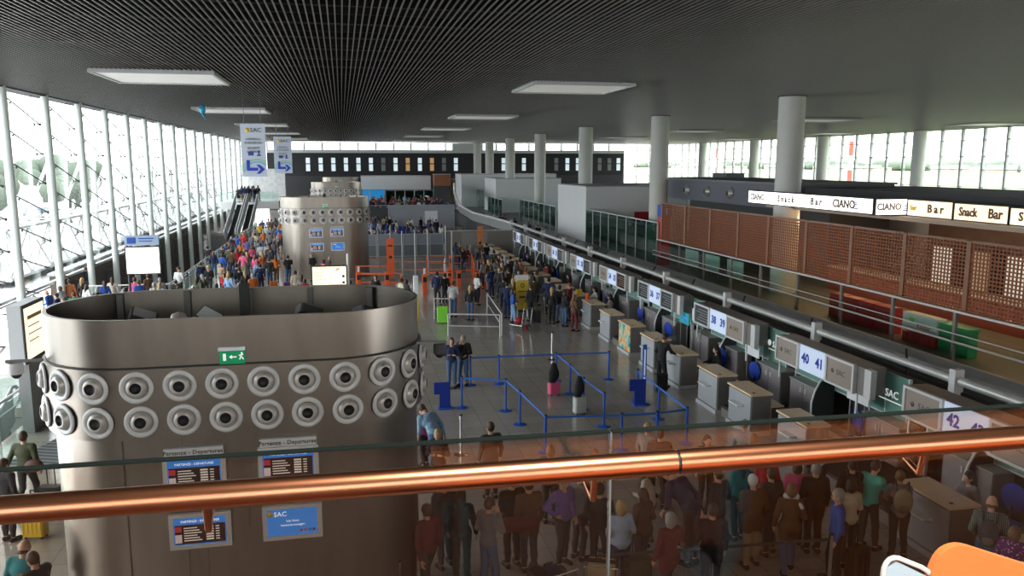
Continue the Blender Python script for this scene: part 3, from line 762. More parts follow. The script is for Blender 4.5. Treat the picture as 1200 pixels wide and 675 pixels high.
# back cabinets
def make_cabinet(L):
    t = thing('back_cabinet', '', 'cabinet', (0, 0, 0), 0, 'cabinets behind the check-in counters')
    MB().box(.03, .5, 0, L, 0, 1.22).build('body', M['desk'], t)
    for k in range(2): 
        d = MB().box(0, .03, k * L / 2 + .01, (k + 1) * L / 2 - .01, .08, 1.2).build('door', M['cabinet'], t)
        MB().box(-.02, 0, k * L / 2 + (.1 if k else L / 2 - .14), k * L / 2 + (.14 if k else L / 2 - .1), .95, 1.1).build('handle', M['alu'], d)
    MB().box(-.02, .54, -.02, L + .02, 1.22, 1.25).build('cabinet_top', mat('cabinet_top', (.36, .37, .35), .45), t)
    return t
cp = make_cabinet(1.33)
CAB = [10.4, 12.6, 15.3, 18.55, 20.4, 23.0, 25.1, 27.9, 29.9, 33.0, 35.2, 38.6, 40.8, 44.0]
cabl = ['pale-topped grey cabinet at the right frame edge', 'grey cabinet behind the seated woman with dark ponytail', 'grey cabinet behind the blue chair at the handrail', 'low grey cabinet under the SAC screen, dark strap over its edge', 'purple-grey cabinet with yellow stickers on its doors', 'grey cabinet beside the blue chair under the beige screen',
        'grey cabinet right behind the seated clerk in black', 'grey cabinet under the bright teal picture', 'grey cabinet with a blue chair tucked before it', 'grey cabinet with a white sheet on top beyond the poster counter']
for i, y in enumerate(CAB):
    lb = cabl[i] if i < len(cabl) else 'grey cabinet behind the busy counters, %s from the far end' % ORD[len(CAB) - 1 - i]
    if i == 0: cp.location = (12.2, y, 0); cp['label'] = lb
    else: dup(cp, (12.2, y, 0), 0, lb)

def make_chair():
    t = thing('office_chair', '', 'chair', (0, 0, 0), 0, 'blue office chairs behind the counters')
    MB().ball((0, 0, .52), .25, 16, 8, (1, 1, .22)).build('seat', M['bluefab'], t)
    o = MB().ball((0, 0, 0), .26, 18, 10, (.9, .2, 1.15)).build('backrest', M['bluefab'], t, (0, .26, .95)); o.rotation_euler = (.12, 0, 0)
    MB().tube((0, .05, .45), (0, .27, .8), .025, 6).build('back_bracket', M['black'], t)
    MB().tube((0, 0, .1), (0, 0, .5), .03, 8).build('column', M['black'], t)
    b = MB()
    for k in range(5):
        a = k * 2 * PI / 5; b.tube((0, 0, .1), (.28 * math.cos(a), .28 * math.sin(a), .05), .02, 6); b.ball((.28 * math.cos(a), .28 * math.sin(a), .03), .03, 8, 6)
    b.build('star_base', M['black'], t)
    return t
chp = make_chair()
CH = [(12.0, 12.0, 2.0), (11.9, 16.75, 1.5), (11.85, 21.6, 1.9), (11.75, 23.6, 1.6), (11.7, 27.9, 1.9), (11.8, 31.2, 1.7), (11.7, 35.2, 1.4), (11.6, 43.8, 1.4), (11.6, 52.5, 1.4)]
chl = ['blue office chair behind the woman with a dark ponytail at lower right', 'blue office chair seen just above the handrail beside the SAC panel', 'empty blue office chair beside the purple-grey cabinet', 'blue office chair behind the seated clerk in black', 'blue office chair before the cabinet, opposite the poster counter',
       'blue office chair turned away between two cabinets beyond the poster counter', 'blue office chair behind the clerk at the yellow box', 'blue office chair in the middle of the crowded counters', 'blue office chair at the far end of the check-in row']
for i, (x, y, a) in enumerate(CH):
    if i == 0: chp.location = (x, y, 0); chp.rotation_euler = (0, 0, a - PI); chp['label'] = chl[0]
    else: dup(chp, (x, y, 0), a - PI, chl[i])

# overhead screen and number units
def unit(y1, nums, label, scr=('screen_grey', 'screen_grey'), L=4.2):
    """y1 is its far end"""
    t = thing('desk_number_sign', label, 'overhead sign', (12.0, y1, 1.68), 0, 'overhead number signs above the check-in desks')
    MB().box(.0, .55, -L + .25, 0, .02, .70).build('housing', M['desk'], t)
    MB().box(-.03, .12, -L, -L + .25, 0, .70).build('end_panel', M['alu'], t)
    # number panel
    a, b_ = -1.22, -2.42
    MB().box(-.05, .0, b_, a, .02, .70).build('number_panel', M['signbg'], t)
    for s, yy in ((nums[0], -1.50), (nums[1], -2.14)):
        text(s, .36, (-.055, yy, .36), mat('number_blue', (.01, .04, .40), .5), t, WEST, sx=.95, bold=.012)
    for k, (ya, yb) in enumerate(((-.02, -1.2), (-2.44, -3.62))):
        d = MB().box(-.09, 0, yb, yb + .07, 0, .72).box(-.09, 0, ya - .07, ya, 0, .72).box(-.09, 0, yb + .07, ya - .07, 0, .06).box(-.09, 0, yb + .07, ya - .07, .66, .72).build('monitor', M['alu'], t)
        MB().box(-.06, -.01, yb + .07, ya - .07, .06, .66).build('screen', M[scr[k]], d)
        if scr[k] == 'screen_grey':
            text('SAC', .2, (-.063, (ya + yb) / 2 - .05, .36), mat('screen_print', (.12, .10, .09), .5), d, WEST)
            MB().lathe([(.001, .004), (.06, .004), (.06, 0)], (-.06, (ya + yb) / 2 + .3, .36), (-1, 0, 0)).build('emblem', MATS['screen_print'], d)
        else:
            b = MB()
            for q in range(5): b.box(-.064, -.058, yb + .15, ya - .2 - .1 * (q % 3), .16 + q * .09, .175 + q * .09)
            b.build('print', MATS.get('screen_print2') or mat('screen_print2', (.35, .3, .28), .5), d)
    MB().box(-.02, .02, -3.7, -3.66, -.5, 0).box(-.02, .02, -.2, -.16, -.5, 0).build('post', M['white'], t)
UN = [(14.95, ('42', '43'), 'screen_grey', 'screen_grey'), (20.3, ('40', '41'), 'screen_grey', 'screen_grey'), (25.75, ('38', '39'), 'screen_off', 'screen_grey'), (31.25, ('36', '37'), 'screen_off', 'screen_off'), (36.4, ('34', '35'), 'screen_grey', 'screen_dark'),
      (41.5, ('32', '33'), 'screen_grey', 'screen_off'), (46.6, ('30', '31'), 'screen_grey', 'screen_off'), (51.4, ('28', '29'), 'screen_off', 'screen_off'), (56.4, ('26', '27'), 'screen_off', 'screen_off')]
for y1, nn, a, b_ in UN:
    unit(y1, nn, 'overhead check-in sign with desk numbers %s and %s between two screens' % (NUMW[nn[0]], NUMW[nn[1]]), (a, b_))
# green frosted panels and brackets under and between the units
for i, (y1, nn, _, _) in enumerate(UN):
    t = thing('green_back_panel', 'green frosted back panel under the desk numbers %s and %s' % (NUMW[nn[0]], NUMW[nn[1]]), 'panel', (12.62, y1, 0), 0, 'green panels behind the check-in desks')
    MB().box(0, .03, -3.9, -.05, 1.27, 1.70).build('panel_sheet', M['sacgreen'], t)
    MB().box(-.02, .05, -3.95, -3.9, 0, 1.7).box(-.02, .05, -.05, 0, 0, 1.7).box(-.02, .05, -3.9, -.05, 1.24, 1.27).build('frame', M['alu'], t)
    # curved white desk divider
    d = thing('desk_divider', 'curved white-edged divider under the desk numbers %s and %s' % (NUMW[nn[0]], NUMW[nn[1]]), 'divider', (11.95, y1 - 1.9, 0), 0, 'curved desk dividers')
    pts = [(.65, 1.72), (.42, 1.66), (.22, 1.5), (.08, 1.25), (0, .95), (0, .3)]
    MB().path([(x, 0, z) for x, z in pts], .028, 8).build('edge', M['white'], d)
    MB().prism(pts[::-1] + [(.65, .3)][::-1], -.012, .012, 'y').build('divider_sheet', M['darkgrey'], d)
for i, (y, lb) in enumerate([(16.25, 'green SAC panel between desk numbers forty-one and forty-two'), (21.45, 'green SAC panel between desk numbers thirty-nine and forty'), (26.9, 'green SAC panel between desk numbers thirty-seven and thirty-eight'), (32.2, 'green SAC panel between desk numbers thirty-five and thirty-six'), (37.3, 'green SAC panel between desk numbers thirty-three and thirty-four')]):
    if i > 1: w = .95
    else: w = 1.3
    t = thing('green_back_panel', lb, 'panel', (12.6, y, 0), 0, 'tall green SAC panels')
    MB().box(0, .03, -w / 2, w / 2, 1.27, 2.28).build('panel_sheet', M['sacgreen'], t)
    MB().box(-.02, .05, -w / 2 - .04, -w / 2, 0, 2.3).box(-.02, .05, w / 2, w / 2 + .04, 0, 2.3).build('frame', M['alu'], t)
    text('SAC', .26, (-.01, -.1, 1.78), M['text_white'], t, WEST)
    MB().box(-.012, 0, -.5, .35, 1.60, 1.62).lathe([(.09, 0), (.09, .012), (.001, .012)], (0, .32, 1.8), (-1, 0, 0), 14).build('emblem', M['text_white'], t)
for y, lb, m, z in [(27.05, 'teal picture panel standing beside desk number 37', 'teal', 1.36), (25.95, 'white poster panel beside the screen of desk number 38', 'paper', 1.62), (22.0, 'white notice panel below the beige screen of desk number 39', 'paper', 1.35), (16.8, 'white and pink notice below the screen of desk number 41', 'paper', 1.42)]:
    t = thing('standing_poster', lb, 'poster', (12.15, y, z), 0)
    MB().box(0, .03, -.42, .42, 0, .42 if m == 'teal' else .4).build('notice_sheet', M[m], t)
    if m == 'teal': MB().lathe([(.12, 0), (.12, .01), (.001, .01)], (0, -.15, .2), (-1, 0, 0), 14).lathe([(.09, 0), (.09, .01), (.001, .01)], (0, .2, .24), (-1, 0, 0), 14).build('picture', M['screen'], t)
    else: MB().box(-.008, 0, -.35, .1, .25, .33).build('print', M['red'] if y < 20 else M['signblue'], t)
    MB().box(0, .02, -.3, -.26, -z, 0).box(0, .02, .26, .3, -z, 0).build('post', M['grey'], t)

# pipe guard rails along the baggage conveyor
t = thing('guard_rail', 'long steel pipe rail with brackets behind the overhead signs', 'guard rail', (13.42, 0, 0))
ys = [5.0, 9.7, 15.1, 20.6, 26.2, 31.8, 37.2, 42.6, 48.0, 53.4, 58.8, 64]
for a, b_ in zip(ys, ys[1:]): MB().tube((0, a + .12, 2.36), (0, b_ - .12, 2.36), .10, 16).build('pipe', mat('pipe_grey', (.60, .60, .58), .35, .3), t)
for y in ys: MB().box(-.06, .06, y - .07, y + .07, .7, 2.30).box(-.14, .1, y - .09, y + .09, 2.1, 2.62).build('bracket', M['alu'], t)
MB().box(.05, .09, 5, 64, .7, 2.0).build('side_plate', M['grey'], t)
t = thing('conveyor_cover', 'rounded steel conveyor cover running along the corridor below the lattice', 'conveyor', (15.25, 0, 0))
for a, b_ in zip([5, 14.2, 23.3, 34.5], [14.15, 23.25, 34.45, 44.4]): MB().tube((0, a, 1.88), (0, b_, 1.88), .27, 24).build('cover', mat('cover_grey', (.46, .46, .45), .4, .3), t)
MB().box(-.15, .15, 5, 44.4, .7, 1.8).build('plinth', M['grey'], t)
t = thing('conveyor', 'dull brown baggage conveyor running behind the pipe rail', 'conveyor', (13.6, 0, 0))
MB().box(0, 1.3, 5, 62, 1.35, 1.5).build('belt', mat('conveyor_brown', (.20, .16, .13), .6, noise=.2), t)
MB().box(0, .06, 5, 62, .7, 1.62).box(1.26, 1.32, 5, 62, .7, 1.62).build('side_frame', M['grey'], t)
b = MB()
for i in range(12): b.tube((.1, 8 + i * 4.5, 1.5), (1.25, 9.6 + i * 4.5, 2.2), .035, 6)
b.build('cross_brace', M['darkgrey'], t)
# far sweep of the conveyor wall
t = thing('conveyor', 'curving grey-panelled conveyor wall sweeping away in the distance', 'conveyor', (0, 0, 0))
sw = [(13.4, 64), (13.2, 72), (12.8, 80), (12.6, 88), (13.4, 98), (15, 110)]
zt = [2.36, 2.3, 2.25, 2.6, 3.6, 4.4]
b = MB(); c = MB()
for (p, q, za, zb_) in zip(sw, sw[1:], zt, zt[1:]):
    b.tube((p[0], p[1], za), (q[0], q[1], zb_), .12, 10)
    c.add([(p[0], p[1], za - .8), (q[0], q[1], zb_ - .8), (q[0], q[1], zb_), (p[0], p[1], za), (p[0] + .1, p[1], za - .8), (q[0] + .1, q[1], zb_ - .8), (q[0] + .1, q[1], zb_), (p[0] + .1, p[1], za)], [(0, 3, 2, 1), (4, 5, 6, 7), (0, 1, 5, 4), (3, 7, 6, 2)])
b.build('pipe', MATS['pipe_grey'], t); c.build('side_plate', M['grey'], t)

# ================================================================== SNACK BAR
def lit_sign(x0, y0, x1, y1, z0, z1, m, label, words):
    """box sign along a line from (x0,y0) to (x1,y1); front to the left of the walk"""
    L = math.hypot(x1 - x0, y1 - y0); a = math.atan2(y1 - y0, x1 - x0)
    t = thing('lit_box_sign', label, 'illuminated sign', (x0, y0, z0), a, 'snack bar fascia signs')
    H = z1 - z0
    MB().box(.03, L - .03, -.02, .02, .04, H - .04).build('sign_face', m, t)
    MB().box(0, L, .02, .3, 0, H).build('housing', M['darkgrey'], t)
    MB().box(0, L, -.03, .02, 0, .04).box(0, L, -.03, .02, H - .04, H).box(0, .03, -.03, .02, .04, H - .04).box(L - .03, L, -.03, .02, .04, H - .04).build('frame', M['darkgrey'], t)
    for s, u, size, mm, sx in words: text(s, size, (u * L, -.04, H * .5), mm, t, sx=sx, ext=.01, bold=.012)
    if any('CIANO' in w[0] for w in words):
        u = max(w[1] for w in words if 'CIANO' in w[0]) * L
        w0 = .62
        b = MB()
        for k in range(4): b.prism([(u + w0 + .03 * k, H * .26 + k * .08), (u + w0 + .32 - .02 * k, H * .26 + k * .08), (u + w0 + .26 - .02 * k, H * .26 + .045 + k * .08), (u + w0 - .02 + .03 * k, H * .26 + .045 + k * .08)], -.04, -.02, 'y')
        b.build('emblem', mat('ciano_blue', (.10, .06, .35), .5), t)
dt = mat('sign_letter_brown', (.10, .06, .045), .5)
lit_sign(19.7, 36.7, 19.7, 27.05, 5.25, 5.88, M['lit'], 'long white lit sign reading Snack Bar above the lattice', [('CIANO', .095, .42, mat('ciano_grey', (.35, .3, .3), .5), 1.0), ('S n a c k', .36, .40, dt, 1.0), ('B a r', .61, .42, dt, 1.0), ('CIANO', .81, .46, dt, 1.0)])
lit_sign(19.72, 27.0, 21.1, 27.0, 5.22, 5.87, M['lit'], 'short lit sign reading CIANO at the sign corner', [('CIANO', .42, .36, MATS['ciano_grey'], .9)])
lit_sign(21.1, 26.95, 21.1, 24.6, 5.2, 5.85, M['litpeach'], 'warm lit sign reading bar Bar, right of the corner sign', [('bar', .15, .26, M['yellow'], 1.0), ('B a r', .64, .42, dt, 1.0)])
lit_sign(21.1, 24.55, 21.1, 22.15, 5.2, 5.83, M['litpeach'], 'warm lit sign reading Snack Bar, second from the right', [('Snack', .28, .42, dt, .85), ('Bar', .78, .46, dt, .95)])
lit_sign(21.1, 22.1, 21.1, 18.6, 5.2, 5.8, M['litwarm'], 'lit sign cut by the right frame edge', [('S n a c k', .3, .40, dt, 1)])
t = thing('snack_bar', 'dim snack bar unit behind the wooden lattice screens', 'snack bar', (20.2, 18, 1.1))
MB().box(0.4, 10, 0, 18.6, 3.95, 4.1).build('canopy', mat('canopy_beige', (.45, .36, .28), .6), t)
MB().box(9.8, 10, 0, 18.6, 0, 3.95).build('back_wall', mat('bar_back_wall', (.20, .12, .08), .6, noise=.3, scale=1), t)
MB().box(3, 3.7, 1, 17, 0, 1.1).build('bar_counter', mat('bar_counter_red', (.28, .05, .03), .4), t)
MB().box(2.95, 3.75, .95, 17.05, 1.1, 1.15).build('bar_top', M['lgrey'], t)
random.seed(8)
for i in range(7):
    y = 1.5 + i * 2.3
    c = MB().box(8.6, 9.6, y, y + 1.5, 0, 2.2).build('display_fridge', M['darkgrey'], t)
    MB().box(8.55, 8.6, y + .1, y + 1.4, .2, 2.0).build('fridge_door', mat('fridge_glow', (.6, .6, .55), .4, emit=.30, ecol=(1, .9, .75)) if i % 2 == 0 else mat('fridge_warm', (.4, .3, .2), .4, emit=.15, ecol=(1, .7, .4)), c)
for i in range(6):
    y = 1.5 + i * 3
    pl = MB().lathe([(.02, 0), (.10, -.02), (.13, -.12), (.11, -.12)], (2.0, y, 3.95)).build('downlight', mat('bulb_warm', (1, .7, .4), .5, emit=7, ecol=(1, .55, .2)), t)
    lamp('bar_lamp', 'POINT', (2.0, y, 3.4), 55, (1, .62, .33), .12, parent=t)
MB().box(2.5, 9.5, 0, 18.6, 4.1, 4.9).build('roof_box', M['darkgrey'], t)
# low roofs and ducts over the bar
t = thing('service_box', 'blue-grey service box with four round nozzles behind the lattice', 'service box', (22.0, 36.9, 4.85))
MB().box(0, 6, 0, 17.5, 0, 1.25).build('body', mat('service_blue_grey', (.13, .14, .17), .6), t)
for k in range(4):
    nz = MB().lathe([(.2, 0), (.33, .0), (.33, .06), (.2, .1), (.2, .25), (.001, .25)], (0, 3.2 + k * 3.0, .62), (-1, 0, 0), 20).build('nozzle', M['nozzle'], t)
    MB().lathe([(.17, .26), (.001, .28)], (0, 3.2 + k * 3.0, .62), (-1, 0, 0), 16).build('nozzle_opening', M['black'], nz)
MB().box(2.5, 6, .2, 17.3, -3.75, 0).build('base', M['darkgrey'], t)
MB().box(-.1, 6.1, -.1, 17.6, 1.25, 1.35).build('roof', M['grey'], t)
t = thing('roof_slab', 'long flat grey roof over the shops beyond the snack bar', 'roof', (30.5, 14, 0))
MB().box(0, 16, 0, 60, 5.0, 5.3).build('slab', M['grey'], t); MB().box(0, 16, 0, 60, 1.1, 5.0).build('wall', M['offwhite'], t)
b = MB()
for i in range(24): b.ball((random.uniform(.3, 3), 6 + i * 2.1 + random.uniform(-.6, .6), 5.4), random.uniform(.2, .5), 8, 5, (1, 1.4, .7))
b.build('duct_clutter', M['black'], t)
b = MB()
for i in range(10): b.tube((.5, 1 + i * 3.2, 5.3), (.5, 2.6 + i * 3.2, 5.75), .03, 5); b.tube((.5, 2.6 + i * 3.2, 5.75), (.5, 4.2 + i * 3.2, 5.3), .03, 5)
b.build('truss', M['darkgrey'], t)
t = thing('vent_cube', 'dark blue-grey plant box standing on the low roofs', 'plant box', (31.2, 62, 5.3))
MB().box(0, 1.6, 0, 2.6, 0, 1.0).build('body', mat('plant_blue_grey', (.10, .13, .16), .5), t); MB().box(-.05, 1.65, -.05, 2.65, 1.0, 1.06).box(-.03, 0, .2, 2.4, .15, .85).build('cover', M['grey'], t)

# things standing in the airside corridor behind the balustrade
for k in range(4):
    t = thing('luggage_wrapper', 'red panel unit in the corridor under the lattice, %s from the left' % ORD[k], 'red unit', (19.1, 28.6 - k * .95, 1.1), 0, 'red panel units')
    MB().box(0, .5, -.86, 0, 0, .95).build('body', M['red'], t); MB().box(-.02, 0, -.8, -.06, .06, .88).build('front', mat('red_dark', (.36, .01, .02), .4), t)
t = thing('confectionery_stand', 'white display stand reading Kinder above red boxes', 'display stand', (19.0, 24.1, 1.1))
MB().box(0, .4, -1.65, 0, .42, 1.0).build('header_card', M['paper'], t)
text('Kinder', .24, (-.01, -1.05, .62), M['red'], t, WEST); MB().ball((0, -.45, .8), .1, 10, 6, (.1, 1.6, .8)).build('leaf_print', M['lime'], t)
for k in range(6): MB().box(0, .4, -1.62 + k * .27, -1.38 + k * .27, 0, .36 - .03 * (k % 2)).build('product_box', M['red'], t)
for k in range(2):
    t = thing('recycling_bin', '%s green bin beside the Kinder display stand' % ['left', 'right'][k], 'bin', (19.1, 22.5 - k * .72, 1.1), 0, 'green bins')
    MB().bbox(0, .4, -.6, 0, 0, .85, .06).build('body', M['green'], t); MB().bbox(-.03, .43, -.63, .03, .85, .92, .06).build('lid', mat('bin_lid', (.04, .42, .18), .4), t)
for k in range(3):
    t = thing('pale_board', 'pale board leaning in the corridor under the lattice, %s from the far end' % ORD[k], 'board', (19.4, 43.3 - k * 2.6, 1.1), 0, 'pale boards in the corridor')
    MB().box(0, .05, -1.7, 0, .35, 1.2).build('board_sheet', mat('board_pale_green', (.45, .62, .56), .4), t); MB().box(.05, .1, -1.5, -1.4, 0, .8).box(.05, .1, -.3, -.2, 0, .8).build('leg', M['grey'], t)

# ================================================================== BARRIERS
def make_post(colm, h=.95):
    t = thing('barrier_post', '', 'barrier post', (0, 0, 0))
    MB().lathe([(.001, .03), (.12, .022), (.19, .0)], seg=24).build('base', colm, t)
    MB().tube((0, 0, .02), (0, 0, h), .032, 12).build('pole', colm, t)
    MB().tube((0, 0, h), (0, 0, h + .03), .04, 12).build('cap', M['black'], t)
    return t
bp = make_post(M['blue'])
posts = {'a': (3.28, 22.85), 'b': (3.92, 25.25), 'c': (4.86, 25.2), 'd': (4.5, 22.3), 'e': (4.64, 21.0), 'f': (4.80, 18.75), 'g': (6.72, 18.5), 'h': (7.66, 18.47), 'i': (8.54, 18.62), 'j': (8.6, 20.66), 'k': (8.67, 22.55),
         'l': (6.87, 20.35), 'm': (6.78, 21.98), 'n': (6.83, 23.6), 'o': (6.79, 25.15), 'p': (8.58, 25.0)}
plab = {'a': 'beside the blue bin, behind the couple', 'b': 'hidden behind the standing couple', 'c': 'right of the couple on the far belt', 'd': 'where the left belt turns downward', 'e': 'halfway down the left slanting belt', 'f': 'at the near left corner of the blue belts',
        'g': 'in the middle of the near belt', 'h': 'near the right end of the near belt', 'i': 'at the near right corner by the counters', 'j': 'between the blue stand and the near right corner', 'k': 'next to the tall blue stand',
        'l': 'at the foot of the middle slanting belt', 'm': 'beside the white suitcase', 'n': 'between the two parked suitcases', 'o': 'behind the pink suitcase', 'p': 'at the far right corner of the belts'}
for i, (k, (x, y)) in enumerate(posts.items()):
    if i == 0: o = bp; o.location = (x, y, 0)
    else: o = dup(bp, (x, y, 0))
    o['label'] = 'blue barrier post ' + plab[k]; o['group'] = 'blue barrier posts'
belts = [('b', 'c', 'behind the standing couple'), ('c', 'o', 'along the far side'), ('o', 'p', 'at the far right'), ('a', 'd', 'short, running right of the blue bin'), ('d', 'e', 'slanting down from the left turn'), ('e', 'f', 'reaching the near left corner'), ('f', 'g', 'along the near side, left half'),
         ('g', 'h', 'along the near side, middle'), ('h', 'i', 'along the near side, right end'), ('i', 'j', 'slanting up from the near right corner'), ('j', 'k', 'ending by the tall blue stand'), ('o', 'n', 'slanting down from the pink suitcase'), ('n', 'm', 'between the parked suitcases'), ('m', 'l', 'beside the white suitcase')]
for a, b_, lb in belts:
    p, q = Vector(posts[a]), Vector(posts[b_]); d = q - p; L = d.length
    o = MB().box(.04, L - .04, -.004, .004, .885, .94).build('barrier_belt', mat('belt_blue', (.03, .13, .50), .6), None, (p.x, p.y, 0), math.atan2(d.y, d.x))
    tag(o, 'blue barrier belt ' + lb, 'barrier belt', 'blue barrier belts')
def blue_stand(x, y, lb):
    t = thing('queue_stand', lb, 'stand', (x, y, 0)); MB().box(-.2, .2, -.15, .15, 0, .04).build('base', M['blue'], t)
    MB().box(-.16, .16, -.03, .03, .04, .8).box(-.32, -.16, -.03, .03, .45, .8).build('bin_body', mat('stand_blue', (.01, .04, .33), .4), t)
    return t
blue_stand(2.78, 22.9, 'small dark blue stand at the left end of the belts')
t = blue_stand(8.55, 22.05, 'small dark blue box stand before the tall blue totem')
t = thing('blue_totem', 'tall slim blue totem sign behind the near belts', 'totem', (*at_z(754, 474, 0), 0)); MB().box(-.06, .06, -.02, .02, .05, 1.85).build('totem_panel', M['blue'], t); MB().lathe([(.001, .06), (.15, .04), (.2, 0)]).build('base', M['blue'], t)
MB().box(-.02, .02, -.03, -.02, .5, 1.7).build('stripe', M['signbg'], t)

# chrome posts and rails of the trolley lanes
cpst = make_post(M['chrome'], 1.0)
CP = [(at_z(647, 390, 1), 'standing in the open floor beside the trolley'), (at_z(527, 320 + 20, 1), 'left of the green suitcase'), (at_z(540, 487, 1), 'alone just above the handrail in the middle'), (at_z(433, 668, 1), 'leftmost at the bottom of the picture'),
      (at_z(467, 658, 1), 'second from left at the bottom of the picture'), (at_z(490, 647, 1), 'third from left at the bottom of the picture'), (at_z(703, 646, 1), 'before the woman in the pale blue shirt'), (at_z(836, 637, 1), 'before the dark crowd in the bottom middle'),
      (at_z(975, 627, 1), 'before the man in the blue sweater')]
for i, ((x, y), lb) in enumerate(CP):
    o = cpst if i == 0 else dup(cpst, (0, 0, 0))
    o.location = (x, y, 0); o['label'] = 'chrome barrier post ' + lb; o['group'] = 'chrome barrier posts'
for a, b_, lb in ((6, 7, 'left of the middle'), (7, 8, 'toward the blue sweater')):
    p, q = Vector(CP[a][0]), Vector(CP[b_][0]); d = q - p
    o = MB().box(.04, d.length - .04, -.004, .004, .9, .95).build('barrier_belt', M['darkgrey'], None, (p.x, p.y, 0), math.atan2(d.y, d.x)); tag(o, 'dark barrier belt in the foreground, ' + lb, 'barrier belt')
def hoop(x0, y0, x1, y1, lb, m=None):
    L = math.hypot(x1 - x0, y1 - y0)
    t = thing('tubular_barrier', lb, 'barrier', (x0, y0, 0), math.atan2(y1 - y0, x1 - x0), 'tubular steel barriers')
    MB().path([(0, 0, 0), (0, 0, .95), (L, 0, .95), (L, 0, 0)], .03, 10).build('frame', m or M['alu'], t)
    MB().tube((0, 0, .45), (L, 0, .45), .02, 8).build('cross_bar', m or M['alu'], t)
x0, y0 = at_z(509, 350, .95); x1, y1 = at_z(527, 350, .95); hoop(x0, y0, x1, y1, 'short steel hoop barrier left of the green suitcase')
x0, y0 = at_z(525, 368, .95); x1, y1 = at_z(586, 369, .95); hoop(x0, y0, x1, y1, 'long low steel barrier behind the green suitcase')
x0, y0 = at_z(571, 344, .95); x1, y1 = at_z(588, 368, .95); hoop(x0, y0, x1, y1, 'slanting steel barrier beside the blonde woman')

# yellow and white pole, yellow board
t = thing('yellow_pole', 'thick yellow pole with a white upper half behind the nearest tower', 'pole', (*at_z(488, 376, 0), 0))
MB().bbox(-.11, .11, -.11, .11, 0, 1.25, .03).build('yellow_half', M['yellow'], t); MB().bbox(-.11, .11, -.11, .11, 1.25, 2.1, .03).build('white_half', M['paper'], t)
x, y = at_z(612, 371, 0)
t = thing('notice_board', 'yellow standing notice board in the check-in crowd', 'notice board', (x, y, 0), .1)
MB().box(-.3, .3, -.02, .02, .35, 1.75).build('board_panel', mat('notice_yellow', (.75, .52, .05), .5), t)
MB().box(-.3, .3, -.025, .025, 1.75, 2.0).build('header', M['paper'], t); MB().lathe([(.07, 0), (.10, 0), (.10, .01), (.07, .01)], (0, -.022, 1.5), (0, -1, 0), 18).box(-.2, .2, -.03, -.02, 1.2, 1.24).box(-.15, .15, -.03, -.02, .9, .98).build('print', M['text_dark'], t)
MB().box(-.3, -.26, -.15, .15, 0, .35).box(.26, .3, -.15, .15, 0, .35).build('foot', M['alu'], t)

# orange gates and posts
def orange_post(px, py, lb, h=1.15, cap=False):
    t = thing('orange_post', lb, 'barrier post', (*at_z(px, py, 0), 0), 0, 'orange gate posts')
    MB().bbox(-.13, .13, -.08, .08, 0, h, .03).build('post_body', M['orange'], t)
    MB().box(-.10, .10, -.085, -.08, h * .6, h * .85).build('reader', M['black'], t)
    if cap: MB().bbox(-.06, .06, -.05, .05, h, h + .3, .02).build('cap', M['paper'], t)
OP = [(421, 342, 'leftmost orange gate post, by the lit direction board', True), (454, 342, 'orange gate post under the orange banner', False), (498, 345, 'orange gate post with a white cap beside the yellow pole', True), (527, 337, 'orange gate post left of the pair of men', False), (529, 320, 'orange gate post in the rear row', False),
      (567, 338, 'leftmost of the orange posts near the counters', False), (571, 333, 'middle of the orange posts near the counters', False), (560, 343, 'front of the orange posts near the counters', False), (538, 340, 'orange gate post behind the man in white', False)]
for px, py, lb, c in OP: orange_post(px, py, lb, cap=c)
def orange_rail(p, q, lb, z=(1.05, .55)):
    (x0, y0), (x1, y1) = at_z(*p), at_z(*q); L = math.hypot(x1 - x0, y1 - y0)
    t = thing('orange_rail', lb, 'barrier', (x0, y0, 0), math.atan2(y1 - y0, x1 - x0), 'orange barrier rails')
    b = MB()
    for zz in z: b.box(0, L, -.02, .02, zz - .03, zz + .03)
    b.build('bar', M['orange'], t)
    b = MB(); n = max(1, int(L / 2.4))
    for k in range(n + 1): b.box(k * L / n - .03, k * L / n + .03, -.03, .03, 0, z[0] + .03)
    b.build('upright', M['orange'], t)
orange_rail((418, 332), (455, 332), 'orange rail left of the orange banner')
orange_rail((455, 326), (520, 326), 'orange rail running right from the orange banner')
orange_rail((418, 342), (470, 342), 'front orange rail behind the nearest tower')
orange_rail((498, 341), (530, 341), 'orange rail between yellow pole and the pair of men')
orange_rail((500, 318), (550, 318), 'rear orange rail before the grey partition')
orange_rail((530, 339), (562, 337), 'orange rail behind the man in white')
orange_rail((420, 321), (455, 321), 'rear left orange rail beside the middle tower')
orange_rail((553, 322), (556, 337), 'short orange rail running toward the viewer', (1.4, .7))
def obanner(px, py, w, h, lb):
    x, y = at_z(px, py); t = thing('orange_banner', lb, 'banner', (x, y, 0))
    MB().box(-w / 2, w / 2, -.02, .02, .1, h).build('banner_sheet', M['orange'] if w > .43 else mat('faded_orange', (.8, .3, .1), .6), t); MB().box(-w / 2 - .05, w / 2 + .05, -.15, .15, 0, .1).build('base', M['grey'], t)
    MB().lathe([(.1, 0), (.1, .01), (.001, .01)], (0, -.02, h * .55), (0, -1, 0), 14).box(-w * .3, w * .3, -.03, -.02, h * .8, h * .84).build('print', M['text_dark'] if w > .43 else M['orangew'], t)
obanner(458, 328, .45, 2.6, 'tall orange banner left of the grey partition fence')
obanner(563, 306, .42, 2.6, 'slim faded orange banner against the grey wall')

